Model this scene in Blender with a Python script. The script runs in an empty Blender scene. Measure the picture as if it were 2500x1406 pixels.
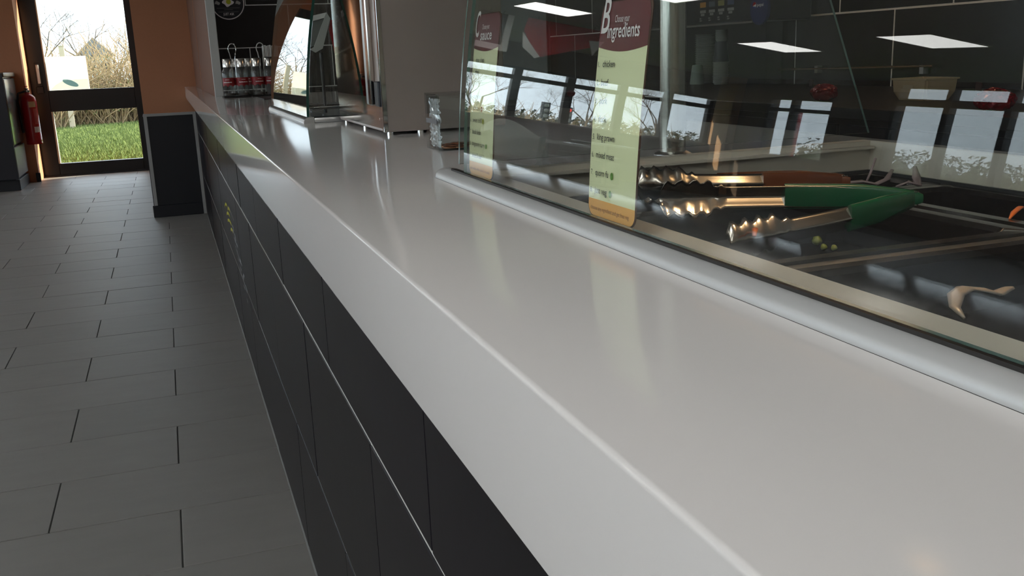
import bpy, bmesh, math, random
from mathutils import Vector, Matrix

SC = bpy.context.scene
COL = SC.collection
R = random.Random(7)
PI = math.pi

# ------------------------------------------------------------------ camera
cam = bpy.data.cameras.new('camera')
cam.sensor_fit = 'HORIZONTAL'; cam.sensor_width = 36.0
cam.lens = 2322.10 / 2500 * 36
cam.clip_start = 0.01; cam.clip_end = 400
camo = bpy.data.objects.new('camera', cam); COL.objects.link(camo)
rt = Vector((0.94086031, -0.33666773, -0.03790403))
up = Vector((0.11497138, 0.21204028, 0.97047437))
fw = Vector((0.31869022, 0.9174387, -0.23820744))
CP = Vector((-0.186806, 0, 1.068487))
camo.matrix_world = Matrix(((rt.x, up.x, -fw.x, CP.x), (rt.y, up.y, -fw.y, CP.y), (rt.z, up.z, -fw.z, CP.z), (0, 0, 0, 1)))
SC.camera = camo

# ------------------------------------------------------------------ world, sun, exposure
W = bpy.data.worlds.new('sky'); SC.world = W; W.use_nodes = True
bgn = W.node_tree.nodes['Background']
bgn.inputs['Color'].default_value = (0.80, 0.89, 1.0, 1); bgn.inputs['Strength'].default_value = 4.2
sun = bpy.data.lights.new('sun', 'SUN'); sun.energy = 20; sun.color = (1, .86, .66); sun.angle = 0.01
suno = bpy.data.objects.new('sun', sun); COL.objects.link(suno)
suno.rotation_euler = Vector((-.86, -.34, -.42)).to_track_quat('-Z', 'Y').to_euler()
SC.view_settings.view_transform = 'Standard'; SC.view_settings.look = 'None'
SC.view_settings.exposure = 0.0; SC.view_settings.gamma = 1.0
SC.view_settings.use_curve_mapping = False
SC.cycles.max_bounces = 6; SC.cycles.diffuse_bounces = 3; SC.cycles.glossy_bounces = 4; SC.cycles.transmission_bounces = 2; SC.cycles.transparent_max_bounces = 14
SC.cycles.use_adaptive_sampling = True; SC.cycles.adaptive_threshold = .13; SC.cycles.adaptive_min_samples = 24; SC.cycles.use_denoising = True

# ------------------------------------------------------------------ materials
MATS = {}
def mat(name, col=(.5, .5, .5), rough=.5, metal=0, spec=.5, emis=None, estr=0, noise=None, bump=None, alpha=1, rand=0, sss=0, coat=0):
    if name in MATS: return MATS[name]
    m = bpy.data.materials.new(name); m.use_nodes = True
    nt = m.node_tree; b = nt.nodes['Principled BSDF']
    b.inputs['Base Color'].default_value = (*col, 1); b.inputs['Roughness'].default_value = rough
    b.inputs['Metallic'].default_value = metal; b.inputs['Specular IOR Level'].default_value = spec
    b.inputs['Alpha'].default_value = alpha
    if coat: b.inputs['Coat Weight'].default_value = coat; b.inputs['Coat Roughness'].default_value = .03
    if emis: b.inputs['Emission Color'].default_value = (*emis, 1); b.inputs['Emission Strength'].default_value = estr
    src = None
    if noise:  # (scale, amount, stretch)
        tc = nt.nodes.new('ShaderNodeTexCoord'); mp = nt.nodes.new('ShaderNodeMapping')
        mp.inputs['Scale'].default_value = noise[2]
        nz = nt.nodes.new('ShaderNodeTexNoise'); nz.inputs['Scale'].default_value = noise[0]; nz.inputs['Detail'].default_value = 5
        nt.links.new(tc.outputs['Object'], mp.inputs['Vector']); nt.links.new(mp.outputs['Vector'], nz.inputs['Vector'])
        mx = nt.nodes.new('ShaderNodeMix'); mx.data_type = 'RGBA'
        a = noise[1]
        mx.inputs[6].default_value = (*[c * (1 - a) for c in col], 1); mx.inputs[7].default_value = (*[min(1, c * (1 + a)) for c in col], 1)
        nt.links.new(nz.outputs['Fac'], mx.inputs[0]); src = mx.outputs[2]
        if bump:
            bp = nt.nodes.new('ShaderNodeBump'); bp.inputs['Strength'].default_value = bump; bp.inputs['Distance'].default_value = .002
            nt.links.new(nz.outputs['Fac'], bp.inputs['Height']); nt.links.new(bp.outputs['Normal'], b.inputs['Normal'])
    if rand:
        oi = nt.nodes.new('ShaderNodeObjectInfo'); mr = nt.nodes.new('ShaderNodeMapRange')
        mr.inputs['To Min'].default_value = 1 - rand; mr.inputs['To Max'].default_value = 1 + rand
        nt.links.new(oi.outputs['Random'], mr.inputs['Value'])
        vm = nt.nodes.new('ShaderNodeVectorMath'); vm.operation = 'SCALE'
        if src: nt.links.new(src, vm.inputs[0])
        else: vm.inputs[0].default_value = col
        nt.links.new(mr.outputs['Result'], vm.inputs['Scale']); src = vm.outputs['Vector']
    if src: nt.links.new(src, b.inputs['Base Color'])
    MATS[name] = m
    return m

def glassmat(name, tint=(.93, .97, .95), ior=1.5, rough=0.0, dirt_lift=0.0):
    """thin pane: clear transmission plus Fresnel mirror, the same for both sides"""
    m = bpy.data.materials.new(name); m.use_nodes = True; nt = m.node_tree; nt.nodes.clear()
    out = nt.nodes.new('ShaderNodeOutputMaterial'); mix = nt.nodes.new('ShaderNodeMixShader')
    tr = nt.nodes.new('ShaderNodeBsdfTransparent'); tr.inputs['Color'].default_value = (*tint, 1)
    gl = nt.nodes.new('ShaderNodeBsdfGlossy'); gl.inputs['Roughness'].default_value = rough
    ge = nt.nodes.new('ShaderNodeNewGeometry'); mr = nt.nodes.new('ShaderNodeMapRange')
    mr.inputs['To Min'].default_value = ior; mr.inputs['To Max'].default_value = 1 / ior
    fr = nt.nodes.new('ShaderNodeFresnel')
    nt.links.new(ge.outputs['Backfacing'], mr.inputs['Value']); nt.links.new(mr.outputs['Result'], fr.inputs['IOR'])
    nt.links.new(fr.outputs['Fac'], mix.inputs['Fac']); nt.links.new(tr.outputs['BSDF'], mix.inputs[1]); nt.links.new(gl.outputs['BSDF'], mix.inputs[2])
    last = mix
    if dirt_lift:  # pale diffuse share: dirt on the case glass, painted brightness on the bottles
        df = nt.nodes.new('ShaderNodeBsdfDiffuse'); df.inputs['Color'].default_value = (.8, .8, .8, 1)
        m2 = nt.nodes.new('ShaderNodeMixShader'); m2.inputs['Fac'].default_value = dirt_lift
        nt.links.new(mix.outputs[0], m2.inputs[1]); nt.links.new(df.outputs[0], m2.inputs[2]); last = m2
    nt.links.new(last.outputs[0], out.inputs['Surface'])
    MATS[name] = m; return m

def brushed(name, col, rough, vec, scale=60, strength=.25):
    m = mat(name, col, rough, 1.0)
    nt = m.node_tree; b = nt.nodes['Principled BSDF']
    tc = nt.nodes.new('ShaderNodeTexCoord'); mp = nt.nodes.new('ShaderNodeMapping'); mp.inputs['Scale'].default_value = vec
    nz = nt.nodes.new('ShaderNodeTexNoise'); nz.inputs['Scale'].default_value = scale; nz.inputs['Detail'].default_value = 3
    bp = nt.nodes.new('ShaderNodeBump'); bp.inputs['Strength'].default_value = strength; bp.inputs['Distance'].default_value = .001
    nt.links.new(tc.outputs['Object'], mp.inputs['Vector']); nt.links.new(mp.outputs['Vector'], nz.inputs['Vector'])
    nt.links.new(nz.outputs['Fac'], bp.inputs['Height']); nt.links.new(bp.outputs['Normal'], b.inputs['Normal'])
    return m

M_floor = mat('floor_tile_grey', (.255, .248, .238), .48, noise=(5, .10, (1, 4, 1)), bump=.04, rand=.04)
M_grout_f = mat('floor_grout', (.045, .045, .042), .9)
M_grout = mat('pale_grout', (.62, .62, .60), .8)
M_tile = mat('black_wall_tile', (.0095, .008, .0115), .30, spec=.22, noise=(40, .25, (1, 1, .1)), bump=.02, rand=.12)
M_tile.node_tree.nodes['Principled BSDF'].inputs['IOR'].default_value = 1.33
M_tile_k = mat('kitchen_black_tile', (.013, .012, .013), .24, noise=(40, .25, (1, 1, .1)), rand=.12)
M_white = mat('counter_white', (.735, .72, .71), .09, spec=.30, noise=(3, .015, (1, 1, 1)))
M_orange = mat('orange_paint', (.53, .235, .125), .75, noise=(60, .05, (1, 1, 1)), bump=.03)
M_brown = mat('brown_paint', (.21, .088, .05), .7, noise=(60, .05, (1, 1, 1)))
M_black = mat('black_frame', (.010, .010, .013), .3)
M_dark = mat('dark_panel', (.010, .012, .018), .35)
M_greytrim = mat('grey_trim', (.42, .42, .42), .4)
M_whitetrim = mat('white_trim', (.62, .63, .62), .45)
M_cream = mat('cream_wall', (.55, .47, .37), .8)
M_sillwall = mat('brown_sill_wall', (.16, .11, .085), .7)
M_ceil = mat('ceiling_white', (.42, .42, .41), .9)
M_steel = mat('polished_steel', (.60, .58, .56), .09, 1)
M_brush = brushed('brushed_steel', (.60, .54, .51), .36, (1, 1, 120), 40, .12)
M_satin = mat('satin_aluminium', (.62, .63, .63), .34, 1)
M_chrome = mat('chrome', (.8, .8, .8), .06, 1)
M_stamped = mat('stamped_steel', (.62, .56, .50), .22, 1)
M_glass = glassmat('clear_glass', (.95, .975, .965), 1.5)
M_case = glassmat('case_glass', (.955, .975, .965), 1.5, dirt_lift=.004)
M_gedge = mat('glass_edge_green', (.012, .06, .045), .1)
M_gedge2 = mat('glass_edge_pale', (.10, .17, .15), .15)
M_acryl = glassmat('acrylic', (.93, .95, .95), 1.49)
M_bottle = glassmat('bottle_glass', (.88, .91, .90), 1.5, dirt_lift=.07)  # diffuse share lifts the dark bottles, brightness put into the material
M_rubber = mat('black_gasket', (.012, .010, .009), .45)
M_well = mat('well_steel', (.09, .09, .095), .35, .6)
M_pan = mat('black_polycarbonate', (.005, .005, .006), .30, spec=.08)
M_pan.node_tree.nodes['Principled BSDF'].inputs['IOR'].default_value = 1.15; M_pan.node_tree.nodes['Principled BSDF'].inputs['Roughness'].default_value = .45
M_panrim = mat('black_pan_rim', (.006, .006, .007), .12, spec=.4)
M_ledge = mat('ledge_steel', (.80, .74, .64), .38, .12)
M_rail = mat('rail_aluminium', (.60, .61, .61), .42, .45)
M_red = mat('label_red', (.28, .012, .018), .4)
M_maroon = mat('card_maroon', (.135, .014, .02), .35)
M_cardg = mat('card_pale_green', (.86, .89, .56), .4)
M_cardo = mat('card_orange', (.92, .47, .11), .4)
M_print_w = mat('print_white', (.85, .82, .82), .5)
M_print_k = mat('print_black', (.02, .02, .02), .5)
M_cardback = mat('card_back_brown', (.08, .03, .015), .5)
M_green = mat('green_plastic', (.004, .062, .030), .22)
M_oplastic = mat('orange_brown_plastic', (.15, .042, .013), .3)
M_extred = mat('extinguisher_red', (.42, .012, .018), .25)
M_copper = mat('copper_coin', (.55, .25, .14), .3, 1)
M_paper = mat('white_paper', (.75, .75, .73), .7)
M_grass = mat('grass_green', (.10, .17, .035), .95, spec=.05, noise=(6, .45, (1, 1, 1)), bump=.8)
M_blade = mat('grass_blade', (.145, .19, .065), .95, spec=.05, rand=.1)
M_bark = mat('bark_grey_brown', (.11, .085, .065), .9)
M_stem = mat('dry_stem', (.30, .22, .12), .9)
M_leafg = mat('hedge_leaf', (.10, .15, .035), .8)

# ------------------------------------------------------------------ mesh helpers
def new_obj(name, me, m=None, parent=None, root_loc=None):
    o = bpy.data.objects.new(name, me); COL.objects.link(o)
    if m is not None and me is not None and len(me.materials) == 0:
        for mm in (m if isinstance(m, (list, tuple)) else [m]): me.materials.append(mm)
    if parent is not None:
        o.parent = parent
        w = Vector((0, 0, 0)); p = parent
        while p is not None:
            w += p.location; p = p.parent
        o.location = o.location - w
    return o

def tag(o, label, cat, group=None, kind=None):
    o['label'] = label; o['category'] = cat
    if group: o['group'] = group
    if kind: o['kind'] = kind
    return o

def thing(name, loc, label, cat, group=None):
    o = bpy.data.objects.new(name, None); o.location = loc; o.empty_display_size = .05
    COL.objects.link(o); return tag(o, label, cat, group)

def structroot(name, loc=(0, 0, 0), label=None):
    o = bpy.data.objects.new(name, None); o.location = loc; o.empty_display_size = .1
    COL.objects.link(o); o['kind'] = 'structure'
    if label: o['label'] = label
    return o

def finish(bm, name, smooth=False, ang=None):
    bmesh.ops.recalc_face_normals(bm, faces=bm.faces[:])
    me = bpy.data.meshes.new(name); bm.to_mesh(me); bm.free()
    if smooth:
        me.polygons.foreach_set('use_smooth', [True] * len(me.polygons))
        if ang: me.set_sharp_from_angle(angle=math.radians(ang))
    return me

def addbox(bm, a, b, bev=0, seg=1):
    lo = Vector([min(p, q) for p, q in zip(a, b)]); hi = Vector([max(p, q) for p, q in zip(a, b)])
    vs = [bm.verts.new((x, y, z)) for x in (lo.x, hi.x) for y in (lo.y, hi.y) for z in (lo.z, hi.z)]
    fs = [bm.faces.new([vs[i] for i in q]) for q in ((0, 1, 3, 2), (4, 6, 7, 5), (0, 4, 5, 1), (2, 3, 7, 6), (0, 2, 6, 4), (1, 5, 7, 3))]
    if bev:
        es = list({e for f in fs for e in f.edges})
        bmesh.ops.bevel(bm, geom=es, offset=bev, segments=seg, profile=.5, affect='EDGES')

def box(name, a, b, m, parent=None, bev=0, seg=1):
    bm = bmesh.new(); addbox(bm, a, b, bev, seg)
    return new_obj(name, finish(bm, name, seg > 1, 40), m, parent)

def boxes(name, lst, m, parent=None, bev=0, seg=1):
    bm = bmesh.new()
    for a, b in lst: addbox(bm, a, b, bev, seg)
    return new_obj(name, finish(bm, name), m, parent)

def addtube(bm, pts, r, n=8, cap=True, closed=False):
    pts = [Vector(p) for p in pts]; rs = r if isinstance(r, (list, tuple)) else [r] * len(pts)
    rings = []; nrm = None; N = len(pts)
    for i, p in enumerate(pts):
        if closed: t = pts[(i + 1) % N] - pts[i - 1]
        else: t = pts[min(i + 1, N - 1)] - pts[max(i - 1, 0)]
        t.normalize()
        if nrm is None:
            nrm = t.orthogonal().normalized()
        else:
            nrm = (nrm - t * nrm.dot(t))
            if nrm.length < 1e-6: nrm = t.orthogonal()
            nrm.normalize()
        bn = t.cross(nrm)
        rings.append([bm.verts.new(p + (nrm * math.cos(2 * PI * k / n) + bn * math.sin(2 * PI * k / n)) * rs[i]) for k in range(n)])
    for i in range(N - 1 if not closed else N):
        a, b = rings[i], rings[(i + 1) % N]
        for k in range(n): bm.faces.new((a[k], a[(k + 1) % n], b[(k + 1) % n], b[k]))
    if cap and not closed:
        bm.faces.new(rings[0][::-1]); bm.faces.new(rings[-1])

def tube(name, pts, r, m, parent=None, n=10, closed=False):
    bm = bmesh.new(); addtube(bm, pts, r, n, True, closed)
    return new_obj(name, finish(bm, name, True, 50), m, parent)

def addlathe(bm, prof, c=(0, 0, 0), n=24, axis='z'):
    rings = []
    for r, h in prof:
        ring = []
        for k in range(n):
            a = 2 * PI * k / n; q = (r * math.cos(a), r * math.sin(a), h)
            if axis == 'x': q = (h, q[0], q[1])
            if axis == 'y': q = (q[0], h, q[1])
            ring.append(bm.verts.new(Vector(q) + Vector(c)))
        rings.append(ring)
    for a, b in zip(rings, rings[1:]):
        for k in range(n): bm.faces.new((a[k], a[(k + 1) % n], b[(k + 1) % n], b[k]))
    if prof[0][0] > 1e-5: bm.faces.new(rings[0][::-1])
    if prof[-1][0] > 1e-5: bm.faces.new(rings[-1])
    bmesh.ops.remove_doubles(bm, verts=[v for r_ in (rings[0], rings[-1]) for v in r_], dist=1e-6)

def lathe(name, prof, c, m, parent=None, n=24, axis='z', ang=40):
    bm = bmesh.new(); addlathe(bm, prof, c, n, axis)
    return new_obj(name, finish(bm, name, True, ang), m, parent)

def extr(name, prof, y0, y1, m, parent=None, smooth=True, ang=35):
    """profile of (x,z) points swept along y"""
    bm = bmesh.new(); a = [bm.verts.new((x, y0, z)) for x, z in prof]; b = [bm.verts.new((x, y1, z)) for x, z in prof]
    n = len(prof)
    for k in range(n): bm.faces.new((a[k], a[(k + 1) % n], b[(k + 1) % n], b[k]))
    bm.faces.new(a[::-1]); bm.faces.new(b)
    return new_obj(name, finish(bm, name, smooth, ang), m, parent)

def slab(name, poly, nrm, th, m, parent=None):
    """flat polygon (3D points) given thickness along nrm"""
    bm = bmesh.new(); d = Vector(nrm) * th
    a = [bm.verts.new(Vector(p)) for p in poly]; b = [bm.verts.new(Vector(p) + d) for p in poly]; n = len(poly)
    for k in range(n): bm.faces.new((a[k], a[(k + 1) % n], b[(k + 1) % n], b[k]))
    bm.faces.new(a[::-1]); bm.faces.new(b)
    return new_obj(name, finish(bm, name), m, parent)

def textmesh(s, shear=0, weight=0):
    cu = bpy.data.curves.new('lettering', 'FONT'); cu.body = s; cu.size = 1; cu.shear = shear; cu.offset = weight; cu.resolution_u = 3
    ob = bpy.data.objects.new('lettering', cu); COL.objects.link(ob)
    dg = bpy.context.evaluated_depsgraph_get(); dg.update()
    me = bpy.data.meshes.new_from_object(ob.evaluated_get(dg))
    bpy.data.objects.remove(ob); bpy.data.curves.remove(cu)
    me.materials.clear()
    return me

def lettering(s, fn, u0, v0, h, m, parent, w=None, shear=0, weight=0, slope=0, name='lettering'):
    """text with cap height about h at (u0,v0), mapped by fn(u,v)->xyz; w forces the width"""
    me = textmesh(s, shear, weight)
    xs = [v.co.x for v in me.vertices]; x0, x1 = min(xs), max(xs); sx = h * 1.4 if w is None else w / (x1 - x0); sy = h * 1.4
    for v in me.vertices:
        u = u0 + (v.co.x - x0) * sx; vv = v0 + v.co.y * sy + slope * (u - u0)
        v.co = Vector(fn(u, vv))
    return new_obj(name, me, m, parent)

def children(o): return [c for c in bpy.data.objects if c.parent == o]
def copy_tree(o, loc=None, parent=None):
    c = o.copy(); COL.objects.link(c)
    if parent is not None: c.parent = parent
    if loc is not None: c.location = loc
    for ch in children(o): copy_tree(ch, None, c)
    return c

# ================================================================== ROOM SHELL
H = 2.40
# floor slab with recessed grout, tiles as pieces
fl = structroot('floor', (0, 0, 0), 'grey rectangular floor tiles laid in half bond')
boxes('grout_bed', [((-7.7, -4.3, -.15), (2.6, 11.20, -.0022)), ((-7.7, 11.20, -.15), (-2.2, 13.0, -.0022))], M_grout_f, fl)
def ftile(w):
    bm = bmesh.new(); addbox(bm, (0, 0, -.012), (w, .2968, 0), .0012)
    me = finish(bm, 'floor_tile'); me.materials.append(M_floor); return me
FT = {}
y0, c0, c1 = 2.03658, -.5715, -.2715
XL = -3.57
rows = range(-10, 31)
for k in rows:
    y = y0 + .3 * k
    if y > 11.1: break
    base = c1 if k % 2 == 0 else c0
    x = base
    while x > XL: x -= .6
    while x < .006:
        a, b = max(x, XL), min(x + .6, .006)
        if b - a > .02:
            w = round(b - a - .0032, 4)
            if w not in FT: FT[w] = ftile(w)
            o = new_obj('floor_tile', FT[w], None, fl); o.location = Vector((a + .0016, y + .0016, R.uniform(-.0005, .0005)))
        x += .6
# remaining floor beyond the single tiles
def floor_far():
    m = bpy.data.materials.new('floor_tile_pattern'); m.use_nodes = True; nt = m.node_tree; b = nt.nodes['Principled BSDF']
    tc = nt.nodes.new('ShaderNodeTexCoord'); br = nt.nodes.new('ShaderNodeTexBrick')
    br.inputs['Scale'].default_value = 1; br.inputs['Brick Width'].default_value = .6; br.inputs['Row Height'].default_value = .3
    br.inputs['Mortar Size'].default_value = .002; br.inputs['Color1'].default_value = (.255, .25, .24, 1); br.inputs['Color2'].default_value = (.235, .23, .22, 1); br.inputs['Mortar'].default_value = (.045, .045, .042, 1)
    nt.links.new(tc.outputs['Object'], br.inputs['Vector']); nt.links.new(br.outputs['Color'], b.inputs['Base Color']); b.inputs['Roughness'].default_value = .42
    return m
boxes('far_tiling', [((-7.6, -4.2, -.0021), (XL - .002, 12.9, -.0002)), ((XL, -4.2, -.0021), (.0, y0 - 3.002, -.0002)), ((XL, 11.1366, -.0021), (-2.2, 12.9, -.0002)), ((.68, -4.2, -.0021), (2.4, 7.45, -.0002))], floor_far(), fl)

ce = boxes('ceiling', [((-7.7, -4.3, H), (2.6, 11.20, H + .2)), ((-7.7, 11.20, H), (-2.2, 13.0, H + .2))], M_ceil); ce['kind'] = 'structure'; ce['label'] = 'flat white ceiling with square light panels'

# solid corner block: orange pillar face and the wall running on to the door
wr = structroot('wall_right', (0, 7.45, 0), 'orange painted wall corner with dark dado at the counter end')
box('plaster', (-.355, 7.45, 0), (2.56, 11.20, H), M_orange, wr)
PYD = 7.45
box('dado_panel', (-.345, PYD - .010, .085), (-.004, PYD, .745), M_dark, wr)
box('dado_trim', (-.362, PYD - .016, .085), (-.338, PYD, .748), M_greytrim, wr)
box('dado_trim', (-.022, PYD - .016, 0), (-.001, PYD, .748), M_greytrim, wr)
box('dado_trim', (-.362, PYD - .017, .733), (-.001, PYD, .752), M_greytrim, wr)
box('skirting', (-.374, PYD - .018, 0), (-.022, PYD, .088), M_dark, wr, .003)
# door-side face of the block keeps a dado too
box('dado_panel', (-.367, PYD + .02, .085), (-.355, 11.05, .735), M_dark, wr)

# thin partition beside the counter with white edge
wp = structroot('wall_partition', (.04, 4.6, 0), 'brown partition wall beside the white counter')
box('plaster', (.025, 4.615, 0), (.058, 7.45, H), M_brown, wp)
box('edge_trim', (.022, 4.60, .0), (.060, 4.616, H), M_whitetrim, wp, .002)
box('panel_joint', (.0235, 6.2, .932), (.0255, 6.215, H), M_orange, wp)

# wall to the left of the door and the deep room behind it
wd = structroot('wall_door', (-1.6, 10.8, 0), 'orange painted wall beside the glazed door')
box('plaster', (-2.2, 10.68, 0), (-1.49, 11.20, H), M_orange, wd)
box('door_head', (-1.49, 11.08, 2.10), (-.355, 11.20, H), M_orange, wd)
box('side_plaster', (-2.35, 10.68, 0), (-2.2, 13.0, H), M_orange, wd)
bb = box('skirting', (-1.515, 10.655, 0), (-1.475, 10.68, .09), M_dark, wd, .003)

wk = structroot('wall_kitchen', (2.4, 2, 0), 'black tiled kitchen wall with pale grout')
box('mortar', (2.4, -4.2, 0), (2.56, 7.45, H), M_grout, wk)
def wtile(w, h, axis, mm, th=.007):
    bm = bmesh.new()
    if axis == 'x': addbox(bm, (-th, 0, 0), (0, w, h), .0012)
    else: addbox(bm, (0, -th, 0), (w, 0, h), .0012)
    me = finish(bm, 'wall_tile'); me.materials.append(mm); return me
WT = {}
def put_tile(parent, axis, u, z, w, h, plane, mm, jit=.0006, th=.007):
    k = (axis, round(w, 3), round(h, 3), mm.name)
    if k not in WT: WT[k] = wtile(w, h, axis, mm, th)
    o = new_obj('wall_tile', WT[k], None, parent)
    p = (plane + R.uniform(-jit, jit), u, z) if axis == 'x' else (u, plane + R.uniform(-jit, jit), z)
    wo = Vector((0, 0, 0)); q = parent
    while q is not None: wo += q.location; q = q.parent
    o.location = Vector(p) - wo
    return o
G = .0075
for zi, z in enumerate((.58, .88, 1.18, 1.48, 1.78, 2.08)):
    st = 2.385 if zi % 2 == 1 else 2.70     # joints
    y = st - 1.2
    while y < 7.4:
        a, b = y + G / 2, min(y + .6 - G / 2, 7.44)
        if b - a > .03: put_tile(wk, 'x', a, z + G / 2, b - a, .3 - G, 2.4, M_tile_k, .0003, .0016)
        y += .6
# kitchen end wall tiles sit on the face of the corner block
we = structroot('wall_kitchen_end', (.4, 7.45, 0), 'black tiled wall behind the condiment bottles')
box('mortar', (.058, 7.438, 0), (2.4, 7.45, H), M_grout, we)
for zi, z in enumerate((.59, .89, 1.19, 1.49, 1.79, 2.09)):
    st = .43 if zi % 2 == 1 else .13
    x = st - 1.2
    while x < 2.38:
        a, b = max(x + G / 2, .06), min(x + .6 - G / 2, 2.39)
        if b - a > .03: put_tile(we, 'y', a, z + G / 2, b - a, .3 - G, 7.438, M_tile_k, .0003, .0016)
        x += .6

# window walls of the seating area
def window_wall(wname, idx, axis, plane, th, lo, hi, mull, label, wm=M_sillwall, mw=.045, zz=(.88, .94, 2.02, 2.13, 2.30, 2.34)):
    """wall lying on axis plane, running lo..hi, glazed between the mullion positions"""
    w = structroot(wname, (plane, lo, 0) if axis == 'x' else (lo, plane, 0), label)
    def B(n, a0, a1, z0, z1, m, d0=0, d1=None, par=w):
        d1 = th if d1 is None else d1
        p0, p1 = (plane + d0, a0, z0), (plane + d1, a1, z1)
        if axis == 'y': p0, p1 = (a0, plane + d0, z0), (a1, plane + d1, z1)
        return box(n, p0, p1, m, par)
    g0, g1 = mull[0], mull[-1]
    B('sill_wall', lo, hi, 0, zz[0], wm); B('lintel', lo, hi, zz[5], H, wm)
    if g0 - lo > .01: B('pier', lo, g0, zz[0], zz[5], wm)
    if hi - g1 > .01: B('pier', g1, hi, zz[0], zz[5], wm)
    wi = structroot('window_%d' % idx, (plane, (g0 + g1) / 2, .88) if axis == 'x' else ((g0 + g1) / 2, plane, .88), 'black framed windows with a row of transoms')
    s = 1 if th > 0 else -1
    for a in mull: B('mullion', a - mw, a + mw, zz[0], zz[5], M_black, .02 * s, .12 * s, wi)
    for z0, z1 in ((zz[0], zz[1]), (zz[2], zz[3]), (zz[4], zz[5])): B('frame_rail', g0, g1, z0, z1, M_black, .03 * s, .11 * s, wi)
    for a, b in zip(mull, mull[1:]):
        B('pane', a + mw, b - mw, zz[1], zz[2], M_glass, .065 * s, .066 * s, wi)
        B('pane', a + mw, b - mw, zz[3], zz[4], M_glass, .065 * s, .066 * s, wi)
    return w
window_wall('wall_left', 1, 'x', -7.5, -.2, -4.2, 9.7, [9.14 - .82 * i for i in range(16)][::-1], 'brown wall with tall black framed windows facing the counter')
window_wall('wall_left_far', 2, 'x', -7.5, -.2, 9.7, 12.8, [10.2, 11.05, 11.6], 'brown wall with a pair of lower black framed windows', zz=(.92, .97, 1.80, 1.86, 2.02, 2.05))
window_wall('wall_far', 3, 'y', 12.8, .2, -7.7, -2.35, [-7.38, -6.62, -5.85, -5.01, -4.18, -3.36, -2.55], 'far wall of low black framed windows', mw=.063, zz=(.92, .97, 1.72, 1.80, 1.92, 1.96))
wk2 = box('wall_back', (-7.7, -4.4, 0), (2.56, -4.2, H), M_cream); wk2['kind'] = 'structure'; wk2['label'] = 'cream wall behind the viewer'

# ------------------------------------------------------------------ glazed door
DY = 11.15
d = structroot('door_1', (-.93, DY, 0), 'black framed glazed door with two panes onto the lawn')
def dbox(n, x0, x1, z0, z1, ya=-.05, yb=.03, m=M_black, bev=.003): return box(n, (x0, DY + ya, z0), (x1, DY + yb, z1), m, d, bev)
dbox('stile', -1.49, -1.335, 0, 2.1); dbox('stile', -.50, -.36, 0, 2.1)
dbox('bottom_rail', -1.335, -.50, 0, .13); dbox('mid_rail', -1.335, -.50, .67, .885); dbox('top_rail', -1.335, -.50, 1.98, 2.1)
dbox('glazing_bead', -1.335, -1.318, .13, .67, -.055, -.0, M_greytrim); dbox('glazing_bead', -1.335, -1.322, .885, 1.98, -.055, 0, M_greytrim)
box('pane', (-1.335, DY - .006, .13), (-.50, DY - .001, .67), M_glass, d)
box('pane', (-1.335, DY - .006, .885), (-.50, DY - .001, 1.98), M_glass, d)
box('threshold', (-1.49, DY - .10, -.001), (-.36, DY + .03, .012), M_dark, d, .002)
hd = box('handle_plate', (-1.43, DY - .06, .93), (-1.375, DY - .05, 1.17), M_dark, d, .004)
box('pull_handle', (-1.415, DY - .105, .96), (-1.385, DY - .085, 1.15), M_satin, hd, .006)
box('lock_box', (-1.44, DY - .075, .86), (-1.37, DY - .05, .93), M_dark, d, .005)
boxes('handle_post', [((-1.406, DY - .086, .975), (-1.394, DY - .05, .985)), ((-1.406, DY - .086, 1.125), (-1.394, DY - .05, 1.135))], M_satin, hd)
# poster on the glass
def trans(name, col):
    tr = bpy.data.materials.new(name); tr.use_nodes = True
    nt = tr.node_tree; nt.nodes.clear(); o_ = nt.nodes.new('ShaderNodeOutputMaterial'); ms = nt.nodes.new('ShaderNodeMixShader'); ms.inputs[0].default_value = .8
    df = nt.nodes.new('ShaderNodeBsdfDiffuse'); df.inputs[0].default_value = (*col, 1); tl = nt.nodes.new('ShaderNodeBsdfTranslucent'); tl.inputs[0].default_value = (*col, 1)
    nt.links.new(df.outputs[0], ms.inputs[1]); nt.links.new(tl.outputs[0], ms.inputs[2]); nt.links.new(ms.outputs[0], o_.inputs[0])
    return tr
tr = trans('translucent_paper', (.92, .92, .86))
po = thing('poster', (-1.12, DY - .012, .89), 'pale translucent poster stuck low on the upper door pane', 'poster')
patch_ = bpy.data.meshes.new('sheet'); patch_.from_pydata([(-1.325, DY - .0092, .888), (-.935, DY - .0092, .888), (-.935, DY - .0092, 1.225), (-1.325, DY - .0092, 1.225)], [], [(0, 1, 2, 3)]); new_obj('sheet', patch_, tr, po)
bm = bmesh.new()
vs = [bm.verts.new((-1.115 + .075 * math.cos(a) * .95 + .02 * math.sin(a), DY - .0102, .955 + .022 * math.sin(a) - .035 * math.cos(a))) for a in [2 * PI * i / 24 for i in range(24)]]
bm.faces.new(vs); new_obj('blue_oval', finish(bm, 'blue_oval'), trans('pale_blue_print', (.25, .40, .45)), po)
bm = bmesh.new()
vs = [bm.verts.new(p) for p in [(-1.32, DY - .0100, .89), (-.94, DY - .0100, .89), (-.94, DY - .0100, .99), (-1.05, DY - .0100, .99), (-1.18, DY - .0100, .985), (-1.26, DY - .0100, .94)]]
bm.faces.new(vs); new_obj('grey_swoosh', finish(bm, 'grey_swoosh'), trans('pale_grey_print', (.55, .62, .58)), po)

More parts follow.
